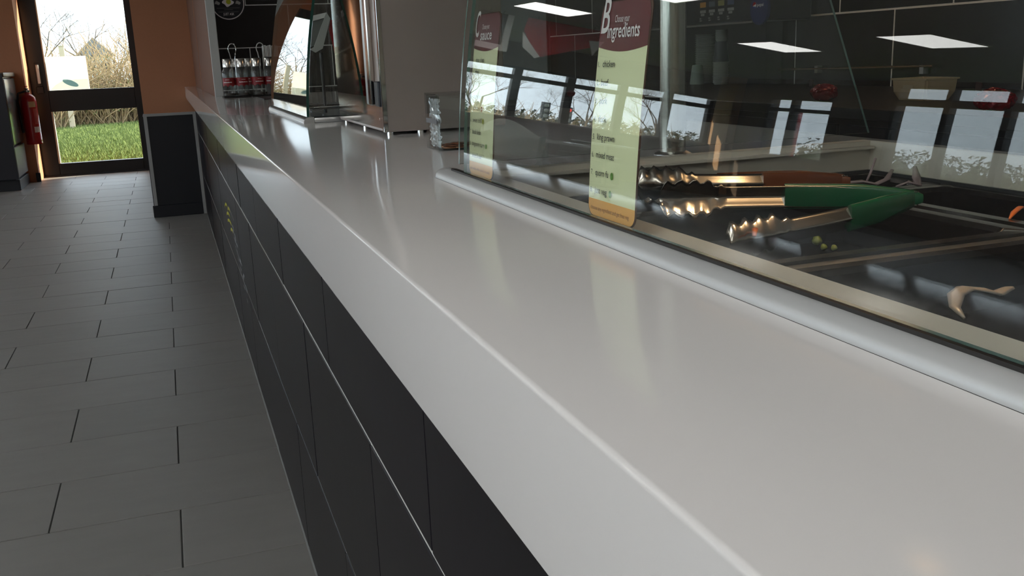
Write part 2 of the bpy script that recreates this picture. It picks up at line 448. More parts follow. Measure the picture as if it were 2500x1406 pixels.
# ================================================================== COUNTER
XF, ZT, ZB = -.055, .932, .847
cb = thing('serving_counter', (.3, 3, 0), 'long black tiled counter front under the white worktop', 'counter')
boxes('carcass', [((.012, -2.0, 0), (.70, 4.6, ZB - .03)), ((.012, 4.6, 0), (.0235, PYD - .001, ZB - .03))], M_dark, cb)
box('mortar', (.0012, -2.0, 0), (.012, PYD - .001, ZB), M_grout, cb)
J3, J2 = .797, 1.092
for zi, (z, h) in enumerate(((.0, .305), (.305, .307), (.612, .235))):
    st = (J3 if zi != 1 else J2) - .605 * 5
    y = st
    while y < PYD:
        a, b = max(y + .002, -1.99), min(y + .603, PYD - .002)
        if b - a > .03:
            hh = h - .0045; put_tile(cb, 'x', a, z + .0022, b - a, hh, .0062, M_tile, .0005, .0062).rotation_euler = (0, R.uniform(-.0015, .0015), R.uniform(-.0008, .0008))
        y += .605
extr('floor_bead', [(-.004, .0), (.0, .0), (.0, .004)], -2, PYD - .03, mat('silicone_bead', (.16, .16, .155), .6), cb)
# printed logo on the tiles: yellow flame-like mark over white script
def onfront(u, v): return (-.0013, u, v)
lg = thing('counter_logo', (0, 3.9, .3), 'yellow swirl and white lettering printed low on the black counter tiles', 'logo')
def patch(name, pts, m, par, fn):
    bm = bmesh.new(); bm.faces.new([bm.verts.new(fn(*p)) for p in pts]); return new_obj(name, finish(bm, name), m, par)
M_yel = mat('print_yellow', (.55, .50, .03), .5); M_scr = mat('print_script', (.40, .40, .42), .5)
for i, (ua, ub, za, zb) in enumerate(((4.32, 4.12, .47, .50), (4.22, 3.98, .45, .475), (4.20, 3.92, .425, .45), (4.10, 3.93, .485, .505), (4.02, 3.86, .41, .43))):
    n = 10
    top = [(ua + (ub - ua) * t / n, za + (zb - za) * t / n + .010 * math.sin(PI * t / n) + .006) for t in range(n + 1)]
    bot = [(ua + (ub - ua) * t / n, za + (zb - za) * t / n + .010 * math.sin(PI * t / n) - .006) for t in range(n, -1, -1)]
    patch('yellow_stroke', top + bot, M_yel, lg, onfront)
for i in range(34):
    u = 3.86 - .5 * R.random(); v = .43 - .16 * (3.86 - u) / .5 + R.uniform(-.03, .045); l = R.uniform(.03, .08)
    patch('script_stroke', [(u, v), (u - l, v + R.uniform(-.008, .004)), (u - l, v + .006), (u, v + .008)], M_scr, lg, onfront)
patch('script_stroke', [(4.0, .515), (3.7, .497), (3.7, .502), (4.0, .521)], M_scr, lg, onfront)

# worktop: one mesh, rounded front arris
bm = bmesh.new()
def prof_front(xb):
    r = .0028; p = [(xb, ZT), (xb, ZB), (XF + .002, ZB), (XF, ZB + .002)]
    for i in range(7):
        a = PI - i * PI / 12; p.append((XF + r + r * math.cos(a), ZT - r + r * math.sin(a)))
    return p
pf = prof_front(.0235)
a = [bm.verts.new((x, -2.0, z)) for x, z in pf]; b = [bm.verts.new((x, PYD - .002, z)) for x, z in pf]
n = len(pf)
for k in range(n): bm.faces.new((a[k], a[(k + 1) % n], b[(k + 1) % n], b[k]))
bm.faces.new(a[::-1]); bm.faces.new(b)
addbox(bm, (.0235, -2.0, ZB), (.114, 4.595, ZT)); addbox(bm, (.114, 1.065, ZB), (.76, 4.595, ZT)); addbox(bm, (.695, -2.0, ZB), (.76, 1.065, ZT))
wt = new_obj('worktop', finish(bm, 'worktop', True, 30), M_white); tag(wt, 'long glossy white worktop running along the black tiled counter', 'worktop')

# ================================================================== MAIN DISPLAY CASE
def gx(z):
    h = CP.z + (z - CP.z) / .971 - .94; return CP.x + .971 * (.12 + .045 * h + .33 * h * h - CP.x)
ZTOP = 1.34
YE = 1.045          # left end of the case
cs = thing('display_case', (.40, .3, ZT), 'curved glass food display case standing on a silver rail', 'display case')
# silver rail
rp = [(.114, .932), (.0985, .932)]
for i in range(9):
    a_ = PI - i * (PI / 2) / 8; rp.append((.1095 + .011 * math.cos(a_), .9335 + .0095 * math.sin(a_)))
rp += [(.114, .943)]
extr('base_rail', rp, -.9, 1.078, M_rail, cs)
extr('rail_shadow_gap', [(.0983, .9322), (.1045, .9322), (.1045, .9305), (.0983, .9305)], -.9, 1.077, M_rubber, cs)
extr('gasket', [(.1085, .9425), (.1145, .9425), (.1145, .945), (.1085, .945)], -.9, YE, M_rubber, cs)
# glass front: slab swept along y
def curved_glass(name, y0, y1, z0, z1, off, th, par, segs=40, em=None):
    bm = bmesh.new(); zs = [z0 + (z1 - z0) * i / segs for i in range(segs + 1)]
    ys = (y0, y1); g = {}
    for s in (0, 1):
        for j, y in enumerate(ys):
            for i, z in enumerate(zs): g[s, j, i] = bm.verts.new((gx(z) + off + s * th, y, z))
    for i in range(segs):
        f = bm.faces.new((g[0, 0, i], g[0, 1, i], g[0, 1, i + 1], g[0, 0, i + 1])); f.smooth = True
        f = bm.faces.new((g[1, 0, i], g[1, 0, i + 1], g[1, 1, i + 1], g[1, 1, i])); f.smooth = True
        for j in (0, 1):
            f = bm.faces.new((g[0, j, i], g[0, j, i + 1], g[1, j, i + 1], g[1, j, i])); f.material_index = 1
    for i in (0, segs):
        f = bm.faces.new((g[0, 0, i], g[1, 0, i], g[1, 1, i], g[0, 1, i])); f.material_index = 1
    bmesh.ops.recalc_face_normals(bm, faces=bm.faces[:])
    me = bpy.data.meshes.new(name); bm.to_mesh(me); bm.free(); me.set_sharp_from_angle(angle=math.radians(30))
    me.materials.append(M_case); me.materials.append(em or M_gedge)
    return new_obj(name, me, None, par)
curved_glass('glass_front', -.9, 1.004, .9451, ZTOP, 0, .0035, cs, 40, M_gedge2)
# end pane with slanting rear edge
def flat_glass(name, poly, nrm, th, par, em=None):
    o = slab(name, poly, nrm, th, [M_case, em or M_gedge], par); nv = Vector(nrm).normalized()
    for p in o.data.polygons:
        if abs(p.normal.dot(nv)) < .5: p.material_index = 1
    return o
ep = [(gx(.95 + .39 * i / 14) + .006, YE - .005, .95 + .39 * i / 14) for i in range(15)] + [(.525, YE - .005, 1.34), (.684, YE - .005, .95)]
flat_glass('glass_end', ep, (0, 1, 0), .004, cs, M_gedge2)
# ledges round the well
box('front_ledge', (.1148, -.9, .918), (.155, YE - .0015, .938), M_ledge, cs, .0015)
box('end_upstand', (.155, YE, .90), (.692, YE + .018, .939), M_ledge, cs, .001)
box('rear_upstand', (.690, -.9, .90), (.6945, YE + .018, .939), M_ledge, cs, .001)
boxes('end_ledge_strip', [((.158, YE - .012, .9295), (.688, YE, .9325))], M_ledge, cs)
# well
boxes('well_liner', [((.150, -.9, .70), (.690, YE, .705)), ((.147, -.9, .70), (.155, YE, .918)), ((.6895, -.9, .70), (.6945, YE, .90)), ((.150, YE, .70), (.69, YE + .01, .90))], M_well, cs)
boxes('vent_slot', [((.6875, -.2 + .035 * i, .885), (.6893, -.2 + .035 * i + .018, .889)) for i in range(34)], M_rubber, cs)
# canopy and heat lamps above the well
box('canopy', (.20, -.9, 1.345), (.56, 1.04, 1.375), M_brush, cs, .003)
box('divider_bar', (.155, .613, .8885), (.688, .634, .8945), M_well, cs, .001)
box('divider_bar', (.537, .634, .8880), (.550, YE, .8935), M_well, cs, .001)
box('divider_bar', (.537, -.3, .8880), (.550, .613, .8935), M_well, cs, .001)
po1 = thing('support_post', (.415, 1.075, ZT), 'steel tube post standing behind the left end of the display case', 'post')
lathe('tube', [(.0165, .9325), (.0165, 1.9), (0, 1.9)], (.415, 1.085, 0), mat('post_steel', (.55, .52, .47), .22, 1), po1, 28)
lathe('foot_collar', [(.024, .9325), (.024, .938), (.018, .941)], (.415, 1.085, 0), M_satin, po1, 24)

for i, (lx, ly) in enumerate(((.40, .12), (.40, .62))):
    l = thing('heat_lamp', (lx, ly, 1.30), ['warm heat lamp under the display case canopy nearer the camera', 'warm heat lamp under the display case canopy farther from the camera'][i], 'lamp', 'heat lamps over the display case')
    lathe('shade', [(.012, 1.345), (.020, 1.335), (.042, 1.272), (.040, 1.272), (.018, 1.333), (.006, 1.335)], (lx, ly, 0), M_satin, l, 24)
    lathe('bulb', [(0, 1.296), (.015, 1.302), (.02, 1.312), (.012, 1.324), (0, 1.328)], (lx, ly, 0), mat('lamp_glow', (1, .7, .4), .5, emis=(1, .62, .30), estr=8), l, 16)
    L = bpy.data.lights.new('heat_light', 'SPOT'); L.energy = 5.5; L.color = (1, .64, .34); L.spot_size = 1.5; L.spot_blend = .9; L.shadow_soft_size = .03
    lo = bpy.data.objects.new('heat_light', L); COL.objects.link(lo); lo.parent = l; lo.location = (0, 0, -.012)

# food pans
def pan(name, x0, x1, y0, y1, zt, depth, label):
    p = thing(name, ((x0 + x1) / 2, (y0 + y1) / 2, zt - depth), label, 'food pan', 'black food pans in the display case')
    def loop(x0, x1, y0, y1, r, z, bm, n=5):
        vs = []
        for cx, cy, a0 in ((x1 - r, y1 - r, 0), (x0 + r, y1 - r, PI / 2), (x0 + r, y0 + r, PI), (x1 - r, y0 + r, 1.5 * PI)):
            for i in range(n + 1):
                a = a0 + i * PI / 2 / n; vs.append(bm.verts.new((cx + r * math.cos(a), cy + r * math.sin(a), z)))
        return vs
    def ring(bm, a, b):
        for i in range(len(a)): bm.faces.new((a[i], a[(i + 1) % len(a)], b[(i + 1) % len(b)], b[i]))
    bm = bmesh.new(); e = .014
    L0 = loop(x0, x1, y0, y1, .012, zt - .004, bm); L1 = loop(x0 + .001, x1 - .001, y0 + .001, y1 - .001, .012, zt, bm)
    L2 = loop(x0 + e, x1 - e, y0 + e, y1 - e, .022, zt, bm); L2b = loop(x0 + e + .003, x1 - e - .003, y0 + e + .003, y1 - e - .003, .022, zt - .005, bm)
    ring(bm, L0, L1); ring(bm, L1, L2); ring(bm, L2, L2b)
    new_obj('rim', finish(bm, 'rim', True, 50), M_panrim, p)
    bm = bmesh.new()
    A = loop(x0 + e + .003, x1 - e - .003, y0 + e + .003, y1 - e - .003, .022, zt - .005, bm)
    B = loop(x0 + e + .008, x1 - e - .008, y0 + e + .008, y1 - e - .008, .022, zt - depth + .012, bm); Cc = loop(x0 + e + .02, x1 - e - .02, y0 + e + .02, y1 - e - .02, .02, zt - depth, bm)
    ring(bm, A, B); ring(bm, B, Cc); bm.faces.new(Cc)
    new_obj('basin', finish(bm, 'basin', True, 12), M_pan, p)
    return p
PZ = .897
for x0, x1, y0_, y1_, l in ((.157, .537, .634, .905, 'black food pan under the open green tongs'), (.550, .688, .634, .905, 'black food pan beside the rear wall, holding the carrot scrap'),
                          (.157, .537, .24, .613, 'black food pan nearest the camera behind the front ledge'), (.550, .688, .24, .613, 'black food pan nearest the camera against the rear wall'),
                          (.157, .537, .905, 1.043, 'shallow black food pan under the orange handled tongs'), (.550, .688, .905, 1.043, 'black food pan in the far rear corner with onion scraps')):
    pan('food_pan', x0, x1, y0_, y1_, PZ, .045, l)

# tongs
def tongs(label, hinge, heads, z, grip_frac, gm, wd=.011, drop=-.002):
    t = thing('serving_tongs', (hinge[0], hinge[1], z - wd), label, 'tongs')
    hv = Vector((hinge[0], hinge[1], z))
    mid = sum((Vector((h[0], h[1], z)) for h in heads), Vector()) / 2
    for hi_, (hx, hy) in enumerate(heads):
        hp = Vector((hx, hy, z + (.004 if hi_ == 0 else drop)))
        ax = (hp - hv); Ln = ax.length; ax.normalize(); side = Vector((-ax.y, ax.x, 0))
        if (Vector((hx, hy, z)) - mid).dot(side) < 0: side = -side     # outward
        # arm: channel strip, width vertical
        HL = .062
        def ring_at(s):
            # s from hinge; returns half width and ripple
            return s
        bm = bmesh.new(); NS, NT = 70, 10; g = []
        for i in range(NS + 1):
            s = Ln * i / NS; row = []
            fh = (s - (Ln - HL)) / HL
            hw = .0075 + .0035 * min(1, max(0, (s - .02) / .06))
            bow = .010 * math.sin(PI * min(1, s / (Ln - HL)))
            inward = 0
            if fh > 0:
                ph = fh * 4.5 * 2 * PI
                hw = .011 + .0065 * min(1, fh * 4) + .0026 * math.cos(ph)
                if fh > .86: hw *= math.sqrt(max(.05, 1 - ((fh - .86) / .16) ** 2))
                inward = .007 * fh
            for j in range(NT + 1):
                q = -1 + 2 * j / NT
                cup = .0045 * q * q if fh <= 0 else (.0035 + .006 * min(1, fh * 3)) * q * q + .0016 * math.cos(fh * 4.5 * 2 * PI) * abs(q) ** 3
                ridge = -.0022 * math.exp(-(q / .28) ** 2) if .05 < fh < .62 or (fh <= 0 and s > .04) else 0
                off = side * (bow - inward - cup - ridge)
                row.append(bm.verts.new(hv + ax * s + off + Vector((0, 0, hw * q + (hp.z - z) * i / NS))))
            g.append(row)
        for i in range(NS):
            for j in range(NT): bm.faces.new((g[i][j], g[i + 1][j], g[i + 1][j + 1], g[i][j + 1]))
        me = finish(bm, 'arm', True)
        ao = new_obj('arm', me, M_stamped, t)
        sm = ao.modifiers.new('thick', 'SOLIDIFY'); sm.thickness = .0011
        # plastic grip sleeve
        GL = Ln * grip_frac[hi_]; bm = bmesh.new(); rr = []
        for i in range(15):
            s = -.006 + (GL + .006) * i / 14
            hw = (.0085 + .0045 * min(1, max(0, s) / .05)) * (math.sqrt(max(.1, 1 - (1 - (i + .3) / 2) ** 2)) if i < 2 else 1)
            dp = .0042 if 0 < i < 14 else .0034
            bow = .010 * math.sin(PI * min(1, max(0, s) / (Ln - HL)))
            c = hv + ax * s + side * (bow - .0015) + Vector((0, 0, (hp.z - z) * s / Ln))
            rr.append([bm.verts.new(c + side * dp * math.copysign(abs(math.cos(a)) ** .6, math.cos(a)) + Vector((0, 0, hw * math.copysign(abs(math.sin(a)) ** .6, math.sin(a))))) for a in [2 * PI * k / 16 for k in range(16)]])
        for p_, q_ in zip(rr, rr[1:]):
            for k in range(16): bm.faces.new((p_[k], p_[(k + 1) % 16], q_[(k + 1) % 16], q_[k]))
        bm.faces.new(rr[0][::-1]); bm.faces.new(rr[-1])
        new_obj('grip', finish(bm, 'grip', True, 60), gm, t)
    lathe('hinge_pin', [(0, -.007), (.003, -.007), (.003, .007), (0, .007)], hv, M_chrome, t, 12)
    return t
tongs('steel serving tongs with green plastic grips lying open', (.499, .748), [(.269, .850), (.285, .735)], .9155, (.50, .42), M_green, drop=-.012)
tongs('steel serving tongs with orange brown grips behind the green pair', (.522, .884), [(.291, .936), (.330, 1.005)], .9155, (.42, .62), M_oplastic)

# scraps
def curl(name, pts, w, m, label, cat='food scrap', grp='food scraps in the display case'):
    bm = bmesh.new(); pts = [Vector(p) for p in pts]; N = len(pts); g = []
    for i, p in enumerate(pts):
        t = (pts[min(i + 1, N - 1)] - pts[max(i - 1, 0)]).normalized(); s = t.cross(Vector((0, 0, 1)))
        if s.length < .1: s = Vector((1, 0, 0))
        s.normalize(); k = math.sin(PI * (i + .35) / (N + .0))
        u = s.cross(t).normalized()
        g.append([bm.verts.new(p + s * w * k * c + u * .0012 * d) for c, d in ((-1, 0), (-.4, 1), (.4, 1), (1, 0), (.4, -1), (-.4, -1))])
    for a, b in zip(g, g[1:]):
        for k in range(6): bm.faces.new((a[k], a[(k + 1) % 6], b[(k + 1) % 6], b[k]))
    bm.faces.new(g[0][::-1]); bm.faces.new(g[-1])
    o = new_obj(name, finish(bm, name, True), m); tag(o, label, cat, grp); return o
M_onion = mat('red_onion', (.45, .34, .34), .4); M_carrot = mat('carrot', (.55, .14, .03), .5); M_pea = mat('pea_green', (.20, .26, .06), .5); M_sprout = mat('bean_sprout', (.30, .25, .20), .35)
zs = .8975
curl('onion_shred', [(.556, .950, zs), (.572, .943, zs + .006), (.590, .936, zs + .007), (.606, .931, zs + .003), (.620, .929, zs + .008), (.630, .932, zs + .018)], .007, M_onion, 'longer pale pink onion shred curled beside the orange grips')
curl('onion_shred', [(.598, .938, zs + .006), (.602, .936, zs + .018), (.606, .934, zs + .034)], .0035, M_onion, 'thin onion sliver standing upright behind the longer shred')
curl('onion_shred', [(.622, .915, zs), (.634, .908, zs + .006), (.640, .899, zs + .002), (.646, .909, zs + .010), (.650, .917, zs + .022)], .006, M_onion, 'small forked onion shred to the right of the longer one')
curl('carrot_shred', [(.560, .690, zs), (.575, .699, zs + .004), (.592, .708, zs + .006), (.612, .718, zs + .002)], .0035, M_carrot, 'orange carrot scrap at the right edge of the picture')
curl('carrot_shred', [(.312, .742, zs + .003), (.306, .735, zs + .008), (.300, .727, zs + .003)], .003, M_carrot, 'orange carrot scrap caught in the nearer tong head')
curl('bean_sprout', [(.268, .448, zs), (.276, .464, zs + .002), (.292, .480, zs + .005), (.310, .490, zs + .005), (.326, .488, zs + .002), (.332, .484, zs), (.345, .488, zs + .001), (.352, .490, zs)], .007, M_sprout, 'pale curved bean sprout on the pan nearest the camera')
for i, (x, y, r) in enumerate(((.470, .860, .0055), (.459, .834, .0036), (.466, .826, .0034))):
    bm = bmesh.new(); bmesh.ops.create_icosphere(bm, subdivisions=2, radius=r)
    for v in bm.verts: v.co = v.co * (1 + .12 * math.sin(v.co.x * 900 + v.co.z * 700)) + Vector((x, y, PZ - .045 + r * .9))
    o = new_obj('green_pea', finish(bm, 'green_pea', True), M_pea); tag(o, ['largest of three green peas in the middle pan', 'middle of three green peas in the middle pan', 'smallest green pea in the middle pan'][i], 'pea', 'peas in the middle pan')

# ------------------------------------------------------------------ menu cards behind the curved glass
def menu_card(letter, yl, zb, zt, label, head, items, foot, icons, w=.0814):
    c = thing('menu_card', (gx(zb) + .009, yl - w / 2, zb), label, 'menu card')
    Hh = zt - zb; OFF = .0050
    def fn_off(o):
        return lambda u, v: (gx(zb + v) + OFF - o, yl - u, zb + v)
    def sheet(name, outline_fn, m, o, thick=0, n=40):
        """outline_fn(v)->(u0,u1) for v rows"""
        bm = bmesh.new(); rows_ = []
        vs = outline_fn
        f = fn_off(o)
        for v, u0, u1 in vs: rows_.append([bm.verts.new(f(u0 + (u1 - u0) * k / 6, v)) for k in range(7)])
        for a, b in zip(rows_, rows_[1:]):
            for k in range(6): bm.faces.new((a[k], a[k + 1], b[k + 1], b[k]))
        ob = new_obj(name, finish(bm, name, True), m, c)
        if thick:
            s = ob.modifiers.new('thick', 'SOLIDIFY'); s.thickness = thick; s.offset = 0
        return ob
    r = .009
    def rr(v0, v1, inset, rb, rtp):
        out = []; vv = [v0 + (v1 - v0) * i / 60 for i in range(61)]
        if rb: vv = sorted(set(vv + [v0 + r * (1 - math.cos(PI / 2 * i / 8)) for i in range(9)]))
        for v in vv:
            e = 0
            if rb and v - v0 < r: e = r - math.sqrt(max(0, r * r - (r - (v - v0)) ** 2))
            if rtp and v1 - v < r: e = r - math.sqrt(max(0, r * r - (r - (v1 - v)) ** 2))
            out.append((v, inset + e, w - inset - e))
        return out
    sheet('backing', rr(0, Hh, 0, True, True), M_cardback, -.0006, .0008)
    v_head = Hh * (1 - .205); v_foot = Hh * .085
    ftr = sheet('footer_band', rr(.0008, v_foot, .0010, True, False), M_cardo, .0001)
    lst = sheet('list_panel', rr(v_foot, v_head, .0010, False, False), M_cardg, .0001)
    # maroon header with arched lower edge
    bm = bmesh.new(); f = fn_off(.0003); cols = []
    N = 24
    for i in range(N + 1):
        u = .001 + (w - .002) * i / N; lo = v_head - .0035 * math.sin(PI * i / N); hi = Hh - .0008
        e = min(u - .001, w - .001 - u)
        if e < r: hi -= r - math.sqrt(max(0, r * r - (r - e) ** 2))
        cols.append([bm.verts.new(f(u, lo + (hi - lo) * k / 8)) for k in range(9)])
    for a, b in zip(cols, cols[1:]):
        for k in range(8): bm.faces.new((a[k], a[k + 1], b[k + 1], b[k]))
    hdr = new_obj('header_band', finish(bm, 'header_band', True), M_maroon, c)
    F = fn_off(.0008)
    lettering(letter, F, .0035, Hh - .0225, .0265, M_print_w, hdr, w=.0135, shear=.15, weight=.008)
    lettering('Choose your', F, .026, Hh - .0155, .0052, M_print_w, hdr, w=.0235)
    lettering(head[0], F, head[1], Hh - .0262, .0105, M_print_w, hdr, w=head[2], weight=.012)
    n = len(items); 
    for i, s in enumerate(items):
        v = v_head - .0145 - i * (v_head - v_foot - .0195) / (n - 1)
        num, txt, tw = s
        lettering(num, F, .0045, v, .0042, M_print_k, lst)
        if txt: lettering(txt, F, .0125, v, .0050, M_print_k, lst, w=tw, weight=.004)
    lettering(foot, F, .0065, v_foot * .42, .0031, mat('print_brown', (.20, .07, .02), .5), ftr, w=.066)
    for (u, i, cl, rad) in icons:
        v = v_head - .0128 - i * (v_head - v_foot - .0195) / (n - 1)
        bm = bmesh.new(); bm.faces.new([bm.verts.new(F(u + rad * math.cos(a), v + rad * 1.15 * math.sin(a))) for a in [2 * PI * k / 20 for k in range(20)]])
        new_obj('icon_dot', finish(bm, 'icon_dot'), mat('icon_' + cl[0], cl[1], .5), lst)
        lettering('v', fn_off(.0011), u - rad * .55, v - rad * .5, rad * 1.1, M_print_w if cl[0] == 'red' else mat('icon_pale', (.45, .60, .25), .5), lst)
    return c
GRN = ('green', (.13, .30, .04)); RED = ('red', (.30, .03, .02)); YEL = ('lime', (.45, .50, .03))
menu_card('B', .682, .9440, 1.1040, 'tall menu card headed B Choose your ingredients on the case glass', ('ingredients', .0155, .052),
          [('1.', 'chicken', .0205), ('2.', 'beef', .0125), ('3.', 'pork', .0130), ('4.', 'duck', .0140), ('5.', 'king prawn', .0300), ('6.', 'mixed meat', .0310), ('7.', 'quorn fu', .0230), ('8.', 'just veg', .0215)],
          'choose any ingredient and get free veg', [(.0415, 6, GRN, .0024), (.0400, 7, GRN, .0024)])
menu_card('C', 1.000, .9440, 1.1105, 'tall menu card headed C Choose your sauce on the case glass', ('sauce', .0220, .037),
          [('1.', 'shao shao', .0280), ('2.', 'thai', .0130), ('3.', '', 0), ('4.', 'teriyaki', .0230), ('5.', 'sichuan', .0230), ('6.', 'sweet chilli', .0310), ('7.', 'black bean', .0290), ('8.', 'singapore curry', .0430), ('9.', 'sweet & sour', .0340)],
          'your noodles will be cooked in this sauce', [(.0415, 4, RED, .0026), (.0475, 5, YEL, .0024), (.0600, 7, GRN, .0022)])

# ================================================================== ITEMS ON THE WORKTOP
# clear coin box
ab = thing('coin_box', (.225, 1.415, ZT), 'clear acrylic box with copper coins beside the steel cabinet', 'box')
ax0, ax1, ay0, ay1, az1 = .187, .264, 1.380, 1.453, 1.0135
for a_, b_ in (((ax0, ay0, ZT), (ax0 + .003, ay1, az1)), ((ax1 - .003, ay0, ZT), (ax1, ay1, az1)), ((ax0 + .003, ay0, ZT), (ax1 - .003, ay0 + .003, az1)), ((ax0 + .003, ay1 - .003, ZT), (ax1 - .003, ay1, az1)), ((ax0 + .003, ay0 + .003, ZT), (ax1 - .003, ay1 - .003, ZT + .003)), ((ax0, ay0, az1), (ax1, ay1, az1 + .003))):
    box('wall_panel', a_, b_, M_acryl, ab, .0004)
box('paper_band', (ax0 - .0006, ay0 + .006, .972), (ax0 - .0001, ay1 - .006, .979), mat('grey_tape', (.12, .12, .13), .4), ab)
lathe('edge_bead', [(.0022, ZT), (.0022, az1 + .003)], (ax0 + .001, ay0 + .001, 0), M_acryl, ab, 8)
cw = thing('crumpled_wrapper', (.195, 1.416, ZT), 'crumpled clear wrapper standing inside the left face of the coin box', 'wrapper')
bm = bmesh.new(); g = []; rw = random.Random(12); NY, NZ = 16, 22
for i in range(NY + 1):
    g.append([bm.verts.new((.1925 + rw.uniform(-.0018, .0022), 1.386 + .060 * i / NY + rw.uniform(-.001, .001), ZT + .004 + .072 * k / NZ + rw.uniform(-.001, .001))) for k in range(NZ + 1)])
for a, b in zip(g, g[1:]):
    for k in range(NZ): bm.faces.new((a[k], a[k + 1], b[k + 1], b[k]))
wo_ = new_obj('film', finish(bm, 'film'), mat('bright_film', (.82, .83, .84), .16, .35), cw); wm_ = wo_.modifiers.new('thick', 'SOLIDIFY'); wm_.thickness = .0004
bm = bmesh.new(); addlathe(bm, [(0, 0), (.0098, 0), (.0102, .0004), (.0102, .0014), (.0098, .0018), (.0082, .0018), (.008, .0015), (0, .0015)], (0, 0, 0), 20)
CM = finish(bm, 'coin', True, 40); CM.materials.append(M_copper)
cp = [(.208, 1.396, 0), (.223, 1.394, 0), (.246, 1.396, 0), (.209, 1.417, 0), (.229, 1.416, 0), (.248, 1.420, 0), (.208, 1.438, 0), (.226, 1.438, 0), (.247, 1.440, 0), (.212, 1.402, 1), (.236, 1.405, 1), (.218, 1.424, 1), (.240, 1.428, 1), (.224, 1.410, 2)]
for i, (x, y, l) in enumerate(cp):
    o = new_obj('coin', CM); o.location = (x, y, ZT + .0032 + l * .0021); o.rotation_euler = (0, 0, i)
    tag(o, 'copper coin lying in the clear acrylic box', 'coin', 'copper coins in the acrylic box')

# tall steel cabinet
sc = thing('steel_cabinet', (.45, 1.99, ZT), 'tall brushed steel cabinet standing on the worktop beyond the display case', 'cabinet')
SX0, SX1, SY0, SY1, SZ1 = .1845, .42, 1.745, 2.225, 1.75
box('body', (SX0, SY0, ZT + .006), (SX1, SY1, SZ1), M_brush, sc, .002)
box('side_panel', (SX0 - .0015, SY0 + .012, ZT + .012), (SX0 + .001, SY1 - .004, 1.0), M_steel, sc)
box('side_glass', (SX0 - .0022, SY0 + .10, 1.0), (SX0 + .001, SY1 - .004, SZ1 - .02), mat('dark_mirror', (.10, .10, .10), .03, 1), sc)
box('door_strip', (SX0 - .010, SY0 + .060, .985), (SX0, SY0 + .085, SZ1 - .05), M_steel, sc, .002)
box('door_strip', (SX0 - .006, SY0 + .090, .985), (SX0, SY0 + .125, SZ1 - .05), M_satin, sc, .002)
box('corner_strip', (SX0 - .0025, SY0 - .002, ZT + .006), (SX0 + .007, SY0 + .010, SZ1), M_chrome, sc, .001)
box('latch', (SX0 - .006, SY0 + .012, .984), (SX0, SY0 + .045, 1.03), M_dark, sc, .002)
for y in (SY0 + .012, SY0 + .24, SY1 - .02):
    lathe('foot', [(.006, ZT), (.006, ZT + .008)], (SX0 + .012, y, 0), M_chrome, sc, 12)
for x in (SX0 + .07, SX0 + .21): lathe('foot', [(.006, ZT), (.006, ZT + .008)], (x, SY0 + .012, 0), M_chrome, sc, 12)
for z in (.962, 1.02): lathe('screw', [(.0028, -.0018), (.002, -.003), (0, -.003)], (SX0 - .002, SY0 + .022, z), M_chrome, sc, 10, 'x')

# second, smaller glass case
c2 = thing('glass_cabinet', (.40, 2.65, ZT), 'small curved glass case between the steel cabinet and the condiment bottles', 'display case')
BY0, BY1 = 2.262, 3.045
rp2 = [(.128, .932), (.104, .932)] + [(.1165 + .0125 * math.cos(PI - i * PI / 16), .9335 + .012 * math.sin(PI - i * PI / 16)) for i in range(9)] + [(.128, .9455)]
extr('base_rail', rp2, BY0 - .012, BY1, M_satin, c2)
box('end_rail', (.128, BY0 - .012, .932), (.206, BY0 + .004, .944), M_satin, c2, .003, 2)
curved_glass('glass_front', BY0, BY1 - .005, .946, 1.34, .002, .006, c2)
ep = [(gx(.946 + .39 * i / 14) + .009, BY0, .946 + .39 * i / 14) for i in range(15)] + [(.72, BY0, 1.336), (.72, BY0, .946)]
flat_glass('glass_end', ep, (0, 1, 0), .005, c2)
flat_glass('glass_end', [(p[0], BY1 - .006, p[2]) for p in ep], (0, 1, 0), .005, c2)
tube('corner_post', [(.200, BY0 - .003, .944), (.1965, BY0 - .003, 1.34)], .0042, mat('bright_post', (.75, .75, .75), .25, .6), c2)
box('floor_tray', (.130, BY0 + .006, .932), (.72, BY1 - .006, .945), M_dark, c2, .002)
box('back_panel', (.715, BY0, .945), (.725, BY1, 1.34), M_dark, c2)
box('top', (.17, BY0, 1.34), (.725, BY1, 1.36), M_brush, c2, .002)
tube('wire_shelf', [(.135, BY0 + .02, .966), (.20, BY0 + .02, .966), (.60, BY0 + .05, .966)], .0018, M_chrome, c2, 8)
for i in range(5): tube('wire_shelf', [(.135, BY0 + .05 + .06 * i, .960), (.60, BY0 + .05 + .06 * i, .960)], .0014, M_chrome, c2, 6)
# leaflet holder inside it
lh = thing('leaflet_holder', (.2, 2.42, .945), 'white framed leaflet stand with a red sheet inside the small glass case', 'leaflet stand')
slab('white_frame', [(.169, 2.40, 1.178), (.200, 2.40, 1.184), (.200, 2.40, 1.173), (.166, 2.40, 1.165)], (0, 1, 0), .004, M_paper, lh)
slab('white_side', [(.200, 2.398, 1.184), (.208, 2.398, 1.170), (.184, 2.398, 1.100), (.166, 2.398, 1.091), (.153, 2.398, 1.099), (.163, 2.398, 1.104), (.193, 2.398, 1.170)], (0, 1, 0), .004, mat('pale_grey_card', (.45, .46, .44), .5), lh)
slab('clear_sheet', [(.155, 2.405, 1.105), (.164, 2.405, 1.106), (.193, 2.405, 1.170), (.166, 2.405, 1.166)], (0, 1, 0), .002, mat('grey_sheet', (.16, .18, .175), .3), lh)
slab('red_sheet', [(.206, 2.42, 1.145), (.216, 2.42, 1.085), (.224, 2.42, 1.09), (.222, 2.42, 1.165), (.212, 2.42, 1.168)], (0, 1, 0), .003, M_extred, lh)
